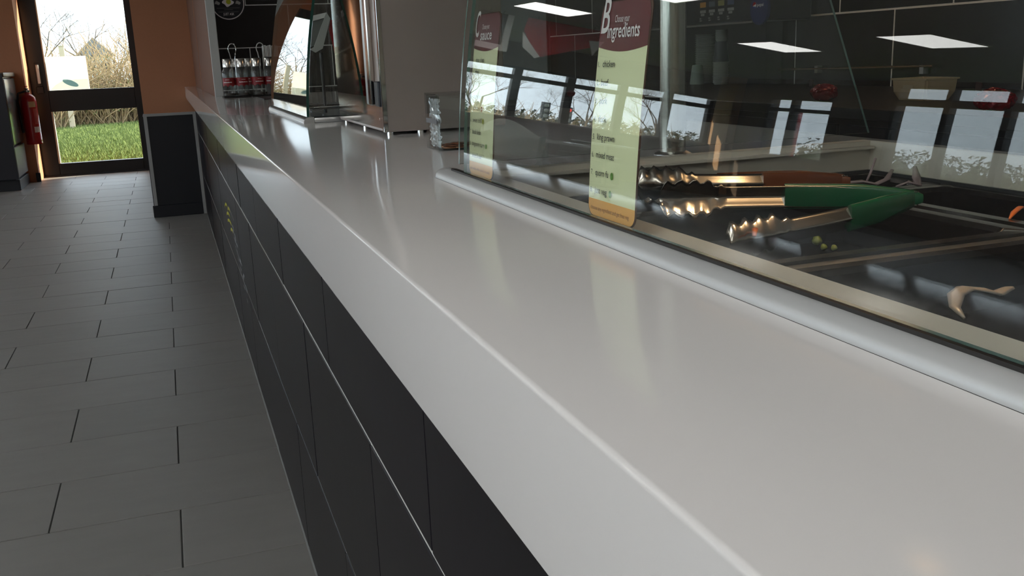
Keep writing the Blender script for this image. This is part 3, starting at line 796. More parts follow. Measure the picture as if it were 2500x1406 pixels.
tube('stem', [(.18, 2.41, .946), (.18, 2.41, 1.09)], .004, M_dark, lh)

# dark mat
mt = box('bar_mat', (.176, 3.95, ZT), (.26, 4.22, ZT + .004), M_rubber, None, .001); tag(mt, 'thin black mat lying in front of the right-hand bottles', 'mat')

# condiment bottles with wire carriers
def bottle_proto():
    b = thing('condiment_bottle', (0, 0, 0), 'x', 'bottle', 'condiment bottles at the counter end')
    gp = [(.0, .0), (.025, .0), (.0268, .003), (.0268, .098), (.025, .108), (.0195, .116), (.0185, .124)]
    lathe('glass', gp, (0, 0, 0), M_bottle, b, 24)
    lathe('cap', [(.0, .1235), (.0205, .1235), (.0205, .156), (.0185, .159), (0, .159)], (0, 0, 0), mat('cap_steel', (.72, .71, .69), .2, 1), b, 28)
    lathe('contents', [(0, .003), (.0245, .003), (.0245, .012), (0, .012)], (0, 0, 0), mat('dark_sauce', (.03, .018, .012), .2), b, 20)
    bm = bmesh.new(); cols = []
    for i in range(29):
        a = PI * 1.5 - 1.75 + 3.5 * i / 28; lo = .040 + .007 * (abs(math.sin(i * PI / 7)))
        cols.append([bm.verts.new((.0273 * math.cos(a), .0273 * math.sin(a), z)) for z in (lo, .06, .078)])
    for p, q in zip(cols, cols[1:]):
        for k in range(2): bm.faces.new((p[k], q[k], q[k + 1], p[k + 1]))
    lb_ = new_obj('label', finish(bm, 'label', True), M_red, b)
    for z0, z1, h in ((.057, .061, 1.0), (.069, .0715, .45)):
        bm = bmesh.new(); cols = []
        for i in range(15):
            a = PI * 1.5 - .7 * h + 1.4 * h * i / 14
            cols.append([bm.verts.new((.0277 * math.cos(a), .0277 * math.sin(a), z)) for z in (z0 + .0006 * (i % 2), z1 - .0008 * ((i // 2) % 2))])
        for p, q in zip(cols, cols[1:]): bm.faces.new((p[0], q[0], q[1], p[1]))
        new_obj('label_print', finish(bm, 'label_print', True), M_print_w, lb_)
    return b
bp = bottle_proto()
spots = [(.079, 4.43, 'leftmost condiment bottle with red label in the front row by the white trim'), (.134, 4.42, 'second condiment bottle from the white trim, red label facing out'), (.199, 4.41, 'third condiment bottle from the white trim, under the pale wire loop'), (.254, 4.42, 'rightmost condiment bottle in the front row beside the white napkins'),
         (.112, 4.486, 'left condiment bottle half hidden in the back row'), (.172, 4.482, 'middle condiment bottle half hidden in the back row')]
for i, (x, y, l) in enumerate(spots):
    o = bp if i == 0 else copy_tree(bp)
    o.location = (x, y, ZT + .006); o.rotation_euler = (0, 0, R.uniform(-.35, .35)); o['label'] = l
for i, (x, m_, l) in enumerate(((.106, M_chrome, 'chrome wire bottle carrier on the left with a dark loop handle'), (.2265, mat('pale_wire', (.62, .62, .60), .3), 'wire bottle carrier on the right with a pale loop handle'))):
    cr = thing('bottle_carrier', (x, 4.452, ZT), l, 'carrier', 'wire carriers for the condiment bottles')
    box('tray', (x - .058, 4.385, ZT), (x + .058, 4.52, ZT + .005), M_rubber, cr, .002)
    lx = .107 if i == 0 else .2265
    pts = [(lx - .008 + 0, 4.452, ZT + .005), (lx - .008, 4.452, ZT + .16)] + [(lx + .0165 * math.cos(a) * (1 if True else 0), 4.452, 1.137 + .024 * math.sin(a)) for a in [PI * 1.22 - PI * 1.44 * k / 14 for k in range(15)]] + [(lx + .008, 4.452, ZT + .16), (lx + .008, 4.452, ZT + .005)]
    tube('loop_handle', pts, .0022, m_, cr, 8)
# napkins in black holder
nh = thing('napkin_holder', (.275, 4.54, ZT), 'black holder of fluted white napkins right of the bottles', 'napkin holder')
box('holder', (.247, 4.525, ZT), (.312, 4.585, 1.100), M_rubber, nh, .003)
for i in range(9): box('napkin', (.246 + .0075 * i, 4.532 + .003 * (i % 2), 1.0995), (.252 + .0075 * i, 4.578, 1.150 + .002 * math.sin(i * 2.1)), M_paper, nh, .001)

# round sticker on the tiled end wall
SY = 7.4305
st_ = thing('round_sticker', (.307, SY, 1.505), 'round black wall sticker with a white ring and egg above the bottles', 'sticker')
cxs, czs, rs_ = .307, 1.507, .121
dsc = lathe('disc', [(0, -.0006), (rs_, -.0006), (rs_, .0004), (0, .0004)], (cxs, SY - .0006, czs), M_dark, st_, 48, 'y')
bm = bmesh.new(); ri = [[bm.verts.new((cxs + r_ * math.cos(a), SY - .0016, czs + r_ * math.sin(a))) for a in [2 * PI * k / 64 for k in range(64)]] for r_ in (rs_ - .012, rs_ - .006)]
for k in range(64): bm.faces.new((ri[0][k], ri[0][(k + 1) % 64], ri[1][(k + 1) % 64], ri[1][k]))
new_obj('ring', finish(bm, 'ring'), M_print_w, dsc)
bm = bmesh.new(); bm.faces.new([bm.verts.new((cxs + .002 + (.036 + .006 * math.cos(4 * a)) * math.cos(a), SY - .0016, czs + .005 + (.028 + .005 * math.cos(4 * a + 1)) * math.sin(a))) for a in [2 * PI * k / 40 for k in range(40)]])
new_obj('egg_white', finish(bm, 'egg_white'), M_print_w, dsc)
bm = bmesh.new(); bm.faces.new([bm.verts.new((cxs + .006 + .017 * math.cos(a), SY - .0022, czs + .008 + .017 * math.sin(a))) for a in [2 * PI * k / 30 for k in range(30)]])
new_obj('egg_yolk', finish(bm, 'egg_yolk'), mat('yolk_lime', (.50, .55, .02), .5), dsc)
for sx in (-1, 1):
    bm = bmesh.new(); bm.faces.new([bm.verts.new((cxs + sx * .072 + .018 * math.cos(a), SY - .0016, czs - .002 + (.012 + .004 * math.sin(a)) * math.sin(a) + .003 * math.cos(3 * a))) for a in [2 * PI * k / 26 for k in range(26)]])
    new_obj('small_cloud', finish(bm, 'small_cloud'), mat('print_grey', (.35, .35, .34), .5), dsc)
def stfn(u, v): return (cxs + u, SY - .0016, czs + v)
lettering('JUST ASK', stfn, -.038, -.085, .017, M_print_w, dsc, w=.076, weight=.01)
for v, w_ in ((-.036, .16), (-.048, .06), (-.063, .14)): patch('print_line', [(-w_ / 2, v), (w_ / 2, v), (w_ / 2, v + .003), (-w_ / 2, v + .003)], mat('print_dim', (.16, .16, .16), .5), dsc, stfn)

# ================================================================== KITCHEN BEHIND
kc = thing('back_counter', (2.0, 3, 0), 'dark back counter along the black tiled kitchen wall', 'counter')
box('top', (1.50, -2, .87), (2.392, 7.40, .898), mat('dark_steel_top', (.05, .05, .052), .3, .7), kc, .002)
box('carcass', (1.54, -2, 0), (2.39, 7.40, .87), M_dark, kc)
for i in range(9): box('cabinet_door', (1.528, -1.9 + 1.02 * i, .1), (1.54, -.92 + 1.02 * i, .85), M_dark, kc, .003)
rl = thing('wall_rail', (2.38, 3.2, .955), 'thin steel rail along the tiled kitchen wall behind the tray', 'rail')
tube('bar', [(2.375, 2.75, .972), (2.375, 4.0, .955)], .006, mat('warm_steel', (.7, .55, .4), .2, 1), rl)
for y in (2.8, 3.4, 3.95): box('bracket', (2.37, y - .01, .945), (2.393, y + .01, .975), M_satin, rl)
# soda dispenser
sd = thing('drinks_dispenser', (2.25, 3.95, .898), 'black drinks dispenser with lit flavour buttons above the stacked cups', 'dispenser')
box('column', (2.30, 3.66, .898), (2.385, 4.5, 1.165), M_dark, sd)
dhd = box('head', (2.10, 3.46, 1.165), (2.385, 4.7, 1.62), M_dark, sd, .006)
box('front_edge', (2.095, 3.46, 1.157), (2.11, 4.7, 1.165), M_satin, sd)
def disp(u, v): return (2.098, u, v)
for i in range(4):
    u = 3.875 - i * .075
    for (du, v, w_, h_, c_) in ((0, 1.238, .05, .022, [(.5, .22, .02), (.10, .12, .16), (.28, .28, .10), (.07, .09, .20)][i]), (0, 1.214, .05, .012, (.30, .31, .30)), (-.008, 1.202, .03, .010, (.30, .31, .30)), (.004, 1.188, .016, .006, (.28, .28, .27)), (.002, 1.179, .018, .006, (.28, .28, .27))):
        patch('flavour_label', [(u + du, v), (u + du - w_, v), (u + du - w_, v + h_), (u + du, v + h_)], mat('label_%d_%d' % (i, int(v * 1000)), c_, .5), dhd, disp)
# pepsi sign
ps = thing('round_drink_sign', (2.385, 3.76, 1.15), 'round dark blue drink sign on the wall right of the dispenser', 'sign')
SGX = 2.096
pcy, pcz = 3.395, 1.222
pdc = lathe('disc', [(0, -.0), (.062, -.0), (.062, .012), (0, .012)], (SGX - .012, pcy, pcz - .014), mat('sign_blue', (.012, .022, .13), .4), ps, 40, 'x')
def psf(u, v): return (SGX - .0132, pcy - u, pcz + v)
patch('logo_ball', [(-.030 + .012 * math.cos(a), .002 + .012 * math.sin(a)) for a in [2 * PI * k / 24 for k in range(24)]], M_print_w, pdc, psf)
def psf2(u, v): return (SGX - .0138, pcy - u, pcz + v)
patch('logo_red', [(-.030 + .012 * math.cos(a), .002 + .012 * math.sin(a)) for a in [.35 + PI * 1.02 * k / 16 for k in range(17)]] + [(-.036, .001), (-.026, .004)], M_extred, pdc, psf2)
patch('logo_blue', [(-.030 + .012 * math.cos(a), .002 + .012 * math.sin(a)) for a in [PI * 1.12 + PI * .7 * k / 12 for k in range(13)]], mat('logo_blue', (.01, .05, .35), .4), pdc, psf2)
lettering('pepsi', psf, -.013, -.004, .013, M_print_w, pdc, w=.045, weight=.01)

# cup stacks
def cup_stack(x, y, r0, n, pitch, label, m, col2=None, zb=.898, extra=None):
    t = thing('cup_stack', (x, y, zb), label, 'cup stack', 'stacked cups on the back counter')
    bm = bmesh.new(); addlathe(bm, [(r0 * .80, -.0045), (r0 * .97, .006), (r0 * 1.02, .006), (r0 * 1.03, .0075), (r0 * 1.02, .009), (r0 * .96, .009)], (0, 0, 0), 24)
    me = finish(bm, 'cup', True, 50); me.materials.append(m)
    for i in range(n):
        o = new_obj('cup', me, None, t); o.location = (0, 0, .005 + i * pitch)
    return t
M_cup = mat('paper_cup', (.30, .31, .29), .6)
cup_stack(2.285, 4.13, .052, 26, .0086, 'wide stack of pale cups under the drinks dispenser on the left', M_cup)
cup_stack(2.225, 3.90, .036, 12, .0080, 'short narrow stack of pale cups right of the wide stack', M_cup)
dk = thing('cup_stack', (2.225, 3.90, .9985), 'dark blue paper cup upside down on the narrow stack', 'cup', 'stacked cups on the back counter')
lathe('cup', [(.036, 1.0), (.026, 1.09), (0, 1.09)], (2.225, 3.90, 0), mat('navy_cup', (.015, .018, .04), .4), dk)
t_ = cup_stack(2.225, 3.90, .027, 6, .0075, 'small pale lids stacked on the dark blue cup', M_cup, zb=1.09)
gc = thing('paper_tumbler', (2.20, 4.02, .898), 'pale green upturned tumbler in front of the stacked cups', 'cup')
lathe('cup', [(.034, .898), (.034, .905), (.024, .985), (.022, .987), (0, .987)], (2.195, 4.06, 0), mat('pale_green_cup', (.26, .33, .29), .5), gc)
# red foil bows
def bow(x, y, z, s, label):
    b = thing('foil_bundle', (x, y, z), label, 'bundle', 'crinkled red foil bundles')
    bm = bmesh.new(); bmesh.ops.create_icosphere(bm, subdivisions=4, radius=1)
    rr = random.Random(int(x * 1000)); ph = [(rr.uniform(2, 9), rr.uniform(2, 9), rr.uniform(2, 9), rr.uniform(0, 6)) for _ in range(7)]
    for v in bm.verts:
        p = v.co.copy(); d_ = sum(abs(math.sin(a * p.x + b_ * p.y + c_ * p.z + f)) for a, b_, c_, f in ph) / 7
        q = p * (.7 + .5 * d_); v.co = Vector((x + q.x * s * .8, y + q.y * s * 1.15, z + (q.z + 1) * s * .62))
    new_obj('foil', finish(bm, 'foil', True, 25), mat('red_foil', (.30, .006, .012), .16, .3), b)
    slab('tag', [(x - .04, y + s * .5, z + s * 1.1), (x - .04, y + s * .1, z + s * 1.1), (x - .04, y + s * .05, z + s * 1.6), (x - .04, y + s * .45, z + s * 1.65)], (1, 0, 0), .003, mat('brown_tag', (.06, .03, .025), .6), b)
bow(1.615, 1.735, .898, .042, 'crinkled red foil bundle at the right of the back counter')
bow(1.665, 2.42, .898, .040, 'crinkled red foil bundle to the left on the back counter, in shade')
# cream tub
tb = thing('cream_tub', (1.83, 2.2, .898), 'open cream plastic tub on the back counter', 'tub')
TX, TY = 1.85, 2.215
def tubloop(bm, hx, hy, z): return [bm.verts.new((TX + sx * hx * .85, TY + sy * hy * .75, .8985 + (z - .8985) * .85)) for sx, sy in ((1, 1), (-1, 1), (-1, -1), (1, -1))]
bm = bmesh.new(); Ls = [tubloop(bm, .052, .072, .8985), tubloop(bm, .064, .088, .925), tubloop(bm, .067, .092, .965), tubloop(bm, .069, .094, .966), tubloop(bm, .069, .094, .971), tubloop(bm, .063, .088, .971), tubloop(bm, .060, .084, .926), tubloop(bm, .049, .069, .902)]
for a, b in zip(Ls, Ls[1:]):
    for k in range(4): bm.faces.new((a[k], a[(k + 1) % 4], b[(k + 1) % 4], b[k]))
bm.faces.new(Ls[0][::-1]); bm.faces.new(Ls[-1])
bmesh.ops.bevel(bm, geom=[e for e in bm.edges if abs(e.verts[0].co.z - e.verts[1].co.z) > .02], offset=.006, segments=2, affect='EDGES')
new_obj('shell', finish(bm, 'shell'), mat('cream_plastic', (.52, .40, .24), .4), tb)
slab('label', [(TX - .0565, TY - .02, .932), (TX - .0565, TY + .02, .932), (TX - .0565, TY + .02, .942), (TX - .0565, TY - .02, .942)], (-1, 0, 0), .001, mat('cream_label', (.55, .45, .3), .5), tb)
# heat lamp rail over back counter gives a warm glow line
kl = thing('kitchen_lamp', (1.9, 2.9, 1.75), 'warm lamp strip above the back counter, out of view', 'lamp')
box('housing', (1.85, 2.2, 1.76), (1.97, 3.6, 1.80), M_satin, kl, .003)
box('tube', (1.88, 2.25, 1.745), (1.94, 3.55, 1.76), mat('warm_tube', (1, .8, .6), .5, emis=(1, .62, .34), estr=7), kl)
boxes('hanger', [((1.905, 2.4, 1.80), (1.915, 2.41, H)), ((1.905, 3.4, 1.80), (1.915, 3.41, H))], M_satin, kl)

# ================================================================== LEFT SIDE: bin unit, extinguisher
bu = thing('bin_unit', (-1.9, 10.35, 0), 'dark waste bin cabinet at the left edge beside the fire extinguisher', 'bin cabinet')
box('body', (-2.35, 9.95, .10), (-1.60, 10.66, 1.07), M_dark, bu, .004)
box('plinth', (-2.33, 9.98, 0), (-1.575, 10.64, .10), M_dark, bu, .003)
box('front_panel', (-2.33, 9.935, .11), (-1.575, 9.95, 1.075), mat('navy_panel', (.016, .017, .026), .3), bu, .003)
box('side_panel', (-1.60, 9.97, .42), (-1.572, 10.64, 1.03), mat('grey_side', (.10, .10, .105), .22), bu, .012, 3)
box('side_kick', (-1.60, 9.97, .12), (-1.574, 10.64, .40), mat('pale_side', (.24, .24, .24), .3), bu, .006)
box('top_edge', (-1.62, 9.95, 1.045), (-1.565, 10.66, 1.085), mat('brown_edge', (.18, .13, .10), .4), bu, .008, 2)
ex = thing('fire_extinguisher', (-1.470, 10.58, .385), 'red fire extinguisher hanging beside the glazed door', 'fire extinguisher')
EX, EY = -1.470, 10.58
ecy = lathe('cylinder', [(0, .385), (.070, .385), (.074, .39), (.074, .40), (.072, .405), (.072, .80), (.066, .835), (.045, .862), (.024, .872), (.022, .89), (0, .89)], (EX, EY, 0), M_extred, ex, 28)
lathe('valve', [(.02, .885), (.024, .89), (.024, .91), (.012, .918), (0, .918)], (EX, EY, 0), M_chrome, ex, 16)
box('lever', (EX - .012, EY - .10, .918), (EX + .012, EY + .03, .928), M_dark, ex, .003)
box('lever', (EX - .010, EY - .09, .94), (EX + .010, EY + .02, .948), M_extred, ex, .003)
tube('hose', [(EX - .02, EY, .90), (EX - .08, EY - .02, .88), (EX - .095, EY - .03, .80), (EX - .088, EY - .03, .62), (EX - .083, EY - .03, .50)], .011, M_rubber, ex, 10)
lathe('band', [(.0735, .405), (.0735, .425)], (EX, EY, 0), M_extred, ex, 28)
def exf(u, v): return (EX + .0727 * math.sin(u), EY - .0727 * math.cos(u), v)
for (u0, u1, v0, v1, m_) in ((.05, .95, .745, .80, mat('cream_print', (.62, .45, .25), .5)), (.35, 1.2, .50, .555, M_print_w), (.55, 1.1, .58, .73, mat('faded_red_print', (.50, .10, .10), .5))):
    patch('label', [(u0 + (u1 - u0) * k / 8, v0) for k in range(9)] + [(u1 - (u1 - u0) * k / 8, v1) for k in range(9)], m_, ecy, exf)
box('wall_bracket', (EX - .03, EY + .07, .6), (EX + .03, 10.68, .85), M_dark, ex)

# ================================================================== CEILING LIGHT PANELS
M_panel = mat('light_diffuser', (.9, .9, .9), .5, emis=(1, .985, .96), estr=7.5)
def panel(x, y, label):
    t = thing('ceiling_light', (x, y, H), label, 'ceiling light', 'square ceiling light panels')
    boxes('frame', [((x - .31, y - .31, H - .012), (x - .295, y + .31, H)), ((x + .295, y - .31, H - .012), (x + .31, y + .31, H)), ((x - .295, y - .31, H - .012), (x + .295, y - .295, H)), ((x - .295, y + .295, H - .012), (x + .295, y + .31, H))], M_white, t)
    box('diffuser', (x - .295, y - .295, H - .008), (x + .295, y + .295, H - .002), M_panel, t)
PL = [(-2.77, 8.53, 'square ceiling light reflected beside the sauce card'), (-5.05, 8.10, 'square ceiling light reflected left of the black grout line'), (-5.03, 6.08, 'square ceiling light reflected at the upper right of the case glass')]
ex_l = 'unseen square ceiling light panel, kept to light the room'
PL += [(-2.77, y, ex_l) for y in (6.43, 4.33, 2.23, .13, -1.97)] + [(-5.05, y, ex_l) for y in (4.03, 1.98, -.07)] + [(x, y, ex_l) for x in (-.75, -1.9) for y in (.2, -1.2, -2.6)] + [(1.25, 5.9, ex_l)]  # near-counter and kitchen panels added to brighten the room; columns continue the grid
for x, y, l in PL: panel(x, y, l)

rp_ = thing('red_post', (-7.85, 11.35, 0), 'red painted post outside the lower pair of windows', 'post')
lathe('shaft', [(.07, 0), (.07, 1.85), (.05, 1.9), (0, 1.9)], (-7.85, 11.35, 0), M_extred, rp_, 18); lathe('foot', [(.11, 0), (.11, .03), (.07, .05)], (-7.85, 11.35, 0), M_dark, rp_, 18)
pl_ = box('wall_pilaster', (-7.5, 12.25, 0), (-7.36, 12.72, H), mat('pale_orange_paint', (.70, .42, .24), .7)); pl_['kind'] = 'structure'; pl_['label'] = 'pale orange pilaster between the window groups'
# hanging red and white banner, seen mirrored in the case glass
hb = thing('hanging_banner', (-3.2, 9.3, 1.85), 'red and white hanging banner mirrored in the top of the case glass', 'banner')
slab('red_cloth', [(-2.84, 9.3, 2.18), (-3.08, 9.3, 1.86), (-3.68, 9.3, 2.14), (-3.70, 9.3, 2.36), (-2.84, 9.3, 2.36)], (0, 1, 0), .01, M_extred, hb)
slab('white_corner', [(-2.83, 9.29, 2.16), (-2.88, 9.29, 1.96), (-3.04, 9.29, 1.84), (-3.09, 9.29, 1.87)], (0, 1, 0), .012, M_paper, hb)
slab('white_corner', [(-3.58, 9.29, 2.20), (-3.66, 9.29, 2.0), (-3.75, 9.29, 2.22)], (0, 1, 0), .012, M_paper, hb)
boxes('cord', [((-2.95, 9.30, 2.36), (-2.945, 9.305, H)), ((-3.6, 9.30, 2.36), (-3.595, 9.305, H))], M_dark, hb)
hp_ = thing('framed_panel', (-2.6, 9.4, 1.8), 'grey panel in a white frame mirrored beside the sauce card', 'panel')
slab('panel', [(-2.40, 9.4, 1.95), (-2.70, 9.4, 1.94), (-2.66, 9.4, 2.36), (-2.35, 9.4, 2.36)], (0, 1, 0), .01, mat('slate_panel', (.06, .065, .065), .5), hp_)
slab('frame', [(-2.40, 9.395, 1.88), (-2.76, 9.395, 1.87), (-2.72, 9.395, 2.36), (-2.65, 9.395, 2.36), (-2.68, 9.395, 1.95), (-2.40, 9.395, 1.96)], (0, 1, 0), .012, M_paper, hp_)
boxes('cord', [((-2.45, 9.40, 2.36), (-2.445, 9.405, H)), ((-2.6, 9.40, 2.36), (-2.595, 9.405, H))], M_dark, hp_)

# seating that shows only as dim reflections
def booth(x, y, rz, label):
    t = thing('booth_seat', (x, y, 0), label, 'booth seat', 'dark booth seats in the seating area')
    bs = [('seat', (-.55, -.25, .40), (.55, .27, .50), M_maroonseat, .03), ('backrest', (-.55, .22, .45), (.55, .32, 1.0), M_maroonseat, .04), ('base', (-.52, -.2, 0), (.52, .28, .40), M_dark, .005)]
    for n_, a, b, m_, bv in bs: box(n_, (x + a[0], y + a[1], a[2]), (x + b[0], y + b[1], b[2]), m_, t, bv, 2)
    t.rotation_euler = (0, 0, rz)
M_maroonseat = mat('dark_vinyl', (.075, .016, .022), .35)
def table(x, y, label):
    t = thing('dining_table', (x, y, 0), label, 'table', 'tables in the seating area')
    box('tabletop', (x - .35, y - .35, .72), (x + .35, y + .35, .75), mat('pale_laminate', (.45, .44, .42), .25), t, .004)
    lathe('pedestal', [(.03, .03), (.03, .72)], (x, y, 0), M_dark, t, 12); lathe('base', [(.22, 0), (.22, .015), (.04, .03)], (x, y, 0), M_dark, t, 24)
booth(-3.3, 9.9, 0, 'dark vinyl booth seat nearest the orange wall, mirrored beside the sauce card')
booth(-4.9, 11.9, 0, 'dark vinyl booth seat farther back, mirrored beside the sauce card')
booth(-6.5, 11.9, 0, 'dark vinyl booth seat by the far windows')
table(-3.3, 9.2, 'pale square table in front of the nearer booth')
table(-4.9, 11.1, 'pale square table in front of the farther booth')
tc_ = thing('tub_chair', (-2.75, 8.7, 0), 'pale grey tub chair mirrored low in the case glass', 'chair')
bm = bmesh.new(); g = []
for i in range(19):
    a = -.35 + (PI + .7) * i / 18; hz = .95 - .18 * abs(math.cos(a)) ** 2
    g.append([bm.verts.new((-2.75 + r_ * math.cos(a), 8.7 + r_ * math.sin(a), z_)) for r_, z_ in ((.26, .38), (.30, .6), (.32, hz), (.29, hz + .015), (.26, hz - .01), (.24, .6), (.22, .42))])
for a, b in zip(g, g[1:]):
    for k in range(6): bm.faces.new((a[k], a[k + 1], b[k + 1], b[k]))
new_obj('shell', finish(bm, 'shell', True, 50), mat('pale_shell', (.45, .46, .44), .4), tc_)
lathe('cushion', [(0, .42), (.22, .42), (.245, .45), (.235, .49), (0, .505)], (-2.75, 8.7, 0), M_maroonseat, tc_, 28)
lathe('pedestal', [(.03, .03), (.03, .42)], (-2.75, 8.7, 0), M_dark, tc_, 12); lathe('base', [(.2, 0), (.2, .015), (.04, .03)], (-2.75, 8.7, 0), M_dark, tc_, 24)
ro = thing('oval_window_sign', (-5.02, 12.79, 1.55), 'small red oval sign on the far window', 'sign')
lathe('oval', [(0, 12.78), (.065, 12.78), (.065, 12.79), (0, 12.79)], (-5.02, 0, 1.61), mat('oval_red', (.45, .02, .03), .5), ro, 28, 'y')

# ================================================================== OUTSIDE
lw = boxes('lawn', [((-2.2, 11.21, -.3), (60, 120, -.03)), ((-60, 13.02, -.3), (-2.2, 120, -.03))], M_grass); lw['kind'] = 'structure'; lw['label'] = 'green lawn outside the glazed door'
lw2 = boxes('ground_outside', [((-90, -40, -.3), (-7.72, 13.0, -.03)), ((-7.72, -40, -.3), (60, -4.45, -.03)), ((2.7, -4.4, -.3), (60, 11.20, -.03))], M_grass); lw2['kind'] = 'structure'; lw2['label'] = 'grass outside the far windows'
# grass blades on the strip seen through the door
rg = random.Random(3); V = []; F_ = []
for i in range(26000):
    y = 11.4 + (22.5 - 11.4) * rg.random() ** .8; x = -.187 + (rg.uniform(-.145, -.015)) * y
    h = rg.uniform(.025, .07); a = rg.uniform(0, 6.28); w_ = .004 + .0004 * y
    k = len(V); V += [(x - w_ * math.cos(a), y - w_ * math.sin(a), -.03), (x + w_ * math.cos(a), y + w_ * math.sin(a), -.03), (x + rg.uniform(-.03, .03), y + rg.uniform(-.03, .03), -.03 + h)]
    F_.append((k, k + 1, k + 2))
me = bpy.data.meshes.new('grass_blades'); me.from_pydata(V, [], F_); me.update()
go = new_obj('grass_blades', me, M_blade); tag(go, 'short green grass blades on the lawn outside the door', 'grass', kind='stuff')

def grow(bm, p, d_, L, r, depth, rnd, twigs):
    pts = [p]; rs = [r]; n = 4
    for i in range(n):
        d_ = (d_ + Vector((rnd.uniform(-.22, .22), rnd.uniform(-.22, .22), rnd.uniform(-.12, .16)))).normalized()
        pts.append(pts[-1] + d_ * L / n); rs.append(r * (1 - .45 * (i + 1) / n))
    addtube(bm, pts, rs, 5 if depth > 2 else 3, False)
    if depth == 0: return
    for k in range(3 if depth > 3 else 4):
        i = rnd.randint(1 if depth < 4 else 2, n); ax = Vector((rnd.uniform(-1, 1), rnd.uniform(-1, 1), rnd.uniform(-.25, .7))).normalized()
        grow(twigs if depth < 4 else bm, pts[i], (d_ * .75 + ax * .8).normalized(), L * rnd.uniform(.6, .82), rs[i] * .68, depth - 1, rnd, twigs)
def tree(x, y, h, seed, label, depth=6, r=.05):
    rnd = random.Random(seed); t = thing('bare_tree', (x, y, -.03), label, 'tree', 'bare winter trees outside')
    b1, b2 = bmesh.new(), bmesh.new()
    grow(b1, Vector((x, y, -.05)), Vector((rnd.uniform(-.15, .15), 0, 1)), h * .26, r, depth, rnd, b2)
    new_obj('trunk', finish(b1, 'trunk', True), M_bark, t); new_obj('twigs', finish(b2, 'twigs', True), M_bark, t)
tree(-2.75, 24.5, 5.0, 11, 'bare tree leaning in at the left of the upper door pane')
tree(-1.45, 26.5, 5.2, 5, 'bare tree in the middle of the upper door pane')
tree(-.35, 23.8, 4.6, 21, 'bare tree at the right of the upper door pane')
tree(-2.3, 23.0, 3.6, 31, 'slim sapling between the left tree and the poster', 6, .028)
tree(-1.15, 23.6, 3.8, 32, 'slim sapling behind the middle of the hedge', 6, .028)
tree(-1.8, 25.2, 4.2, 33, 'slim sapling left of the middle tree', 6, .03)
tree(-.75, 25.0, 4.2, 34, 'slim sapling left of the right-hand tree', 6, .03)
tree(-2.0, 33, 7.0, 9, 'tallest bare tree behind the hedge')
tree(-8.2, 27, 6.5, 14, 'bare tree outside the far windows', 6, .06); tree(-11.4, 26, 6.0, 15, 'second bare tree outside the far windows, farther left', 6, .06); tree(-5.4, 30, 7, 16, 'bare tree outside the far windows nearest the orange wall', 6, .06)
tree(-14.5, 27, 7, 17, 'bare tree outside the far windows, farthest left', 6, .06)
def shrub(x, y, w_, h, seed, label, n=260):
    rnd = random.Random(seed); t = thing('brush_shrub', (x, y, -.03), label, 'shrub', 'tangled shrubs along the lawn edge')
    b1 = bmesh.new(); b2 = bmesh.new()
    for i in range(n):
        p = Vector((x + rnd.uniform(-w_, w_), y + rnd.uniform(-.5, .5), -.05)); d_ = Vector((rnd.uniform(-.8, .8), rnd.uniform(-.4, .4), 1)).normalized(); L = h * rnd.uniform(.5, 1.15)
        pts = []
        for k in range(6):
            pts.append(p.copy()); p = p + d_ * L / 5; d_ = (d_ + Vector((rnd.uniform(-.4, .4), rnd.uniform(-.2, .2), -.18))).normalized()
        addtube(b1, pts, [.012, .011, .010, .008, .006, .004], 3, False)
        for k in range(5):
            c = pts[rnd.randint(1, 3)] + Vector((rnd.uniform(-.1, .1), rnd.uniform(-.1, .1), rnd.uniform(-.1, .1))); s = rnd.uniform(.012, .03)
            b2.faces.new([b2.verts.new(c + Vector((rnd.uniform(-s, s), rnd.uniform(-s, s), rnd.uniform(-s, s)))) for _ in range(3)])
    new_obj('stems', finish(b1, 'stems'), M_stem, t); new_obj('leaves', finish(b2, 'leaves'), M_leafg, t)
shrub(-2.7, 21.3, .55, 1.8, 1, 'tangled brown shrub at the left of the lawn edge')
shrub(-1.7, 22.0, .6, 2.0, 2, 'tangled brown shrub left of centre at the lawn edge')
shrub(-.75, 22.2, .6, 2.2, 3, 'tangled brown shrub right of centre at the lawn edge')
shrub(.15, 22.5, .5, 2.2, 4, 'tangled brown shrub at the right of the lawn edge')
for i, (x, y, h_) in enumerate(((-5.6, 24.5, 1.7), (-7.2, 24.8, 1.9), (-8.8, 24.4, 1.8), (-10.4, 24.6, 1.6), (-12.0, 24.3, 1.7))):
    shrub(x, y, .9, h_, 40 + i, ['tangled shrub outside the far windows nearest the orange wall', 'second tangled shrub outside the far windows', 'third tangled shrub outside the far windows, in the middle', 'fourth tangled shrub outside the far windows', 'fifth tangled shrub outside the far windows, farthest left'][i], 160)
for i, (x, y, z, l) in enumerate(((-7.55, 20.0, 1.35, 'traffic light with a single head outside the far windows'), (-8.1, 20.0, 1.30, 'traffic light showing red outside the far windows'))):
    t = thing('traffic_light', (x, y, -.03), l, 'traffic light', 'traffic lights outside the far windows')
    tube('pole', [(x, y, -.05), (x, y, z - .25)], .04, M_dark, t, 10)
    box('housing', (x - .09, y - .07, z - .28), (x + .09, y + .07, z + .22), M_dark, t, .01)
    for k in range(3): lathe('lens', [(0, -.09), (.055, -.085), (.06, -.07)], (x, y, z + .13 - .16 * k), mat('lens_red', (.6, .02, .02), .4, emis=(1, .05, .03), estr=4) if (k == 0 and i == 1) else mat('lens_grey', (.25, .25, .25), .3), t, 16, 'y')
hedge_m = mat('dark_hedge', (.035, .05, .03), .9, noise=(12, .6, (1, 1, 1)), bump=1)
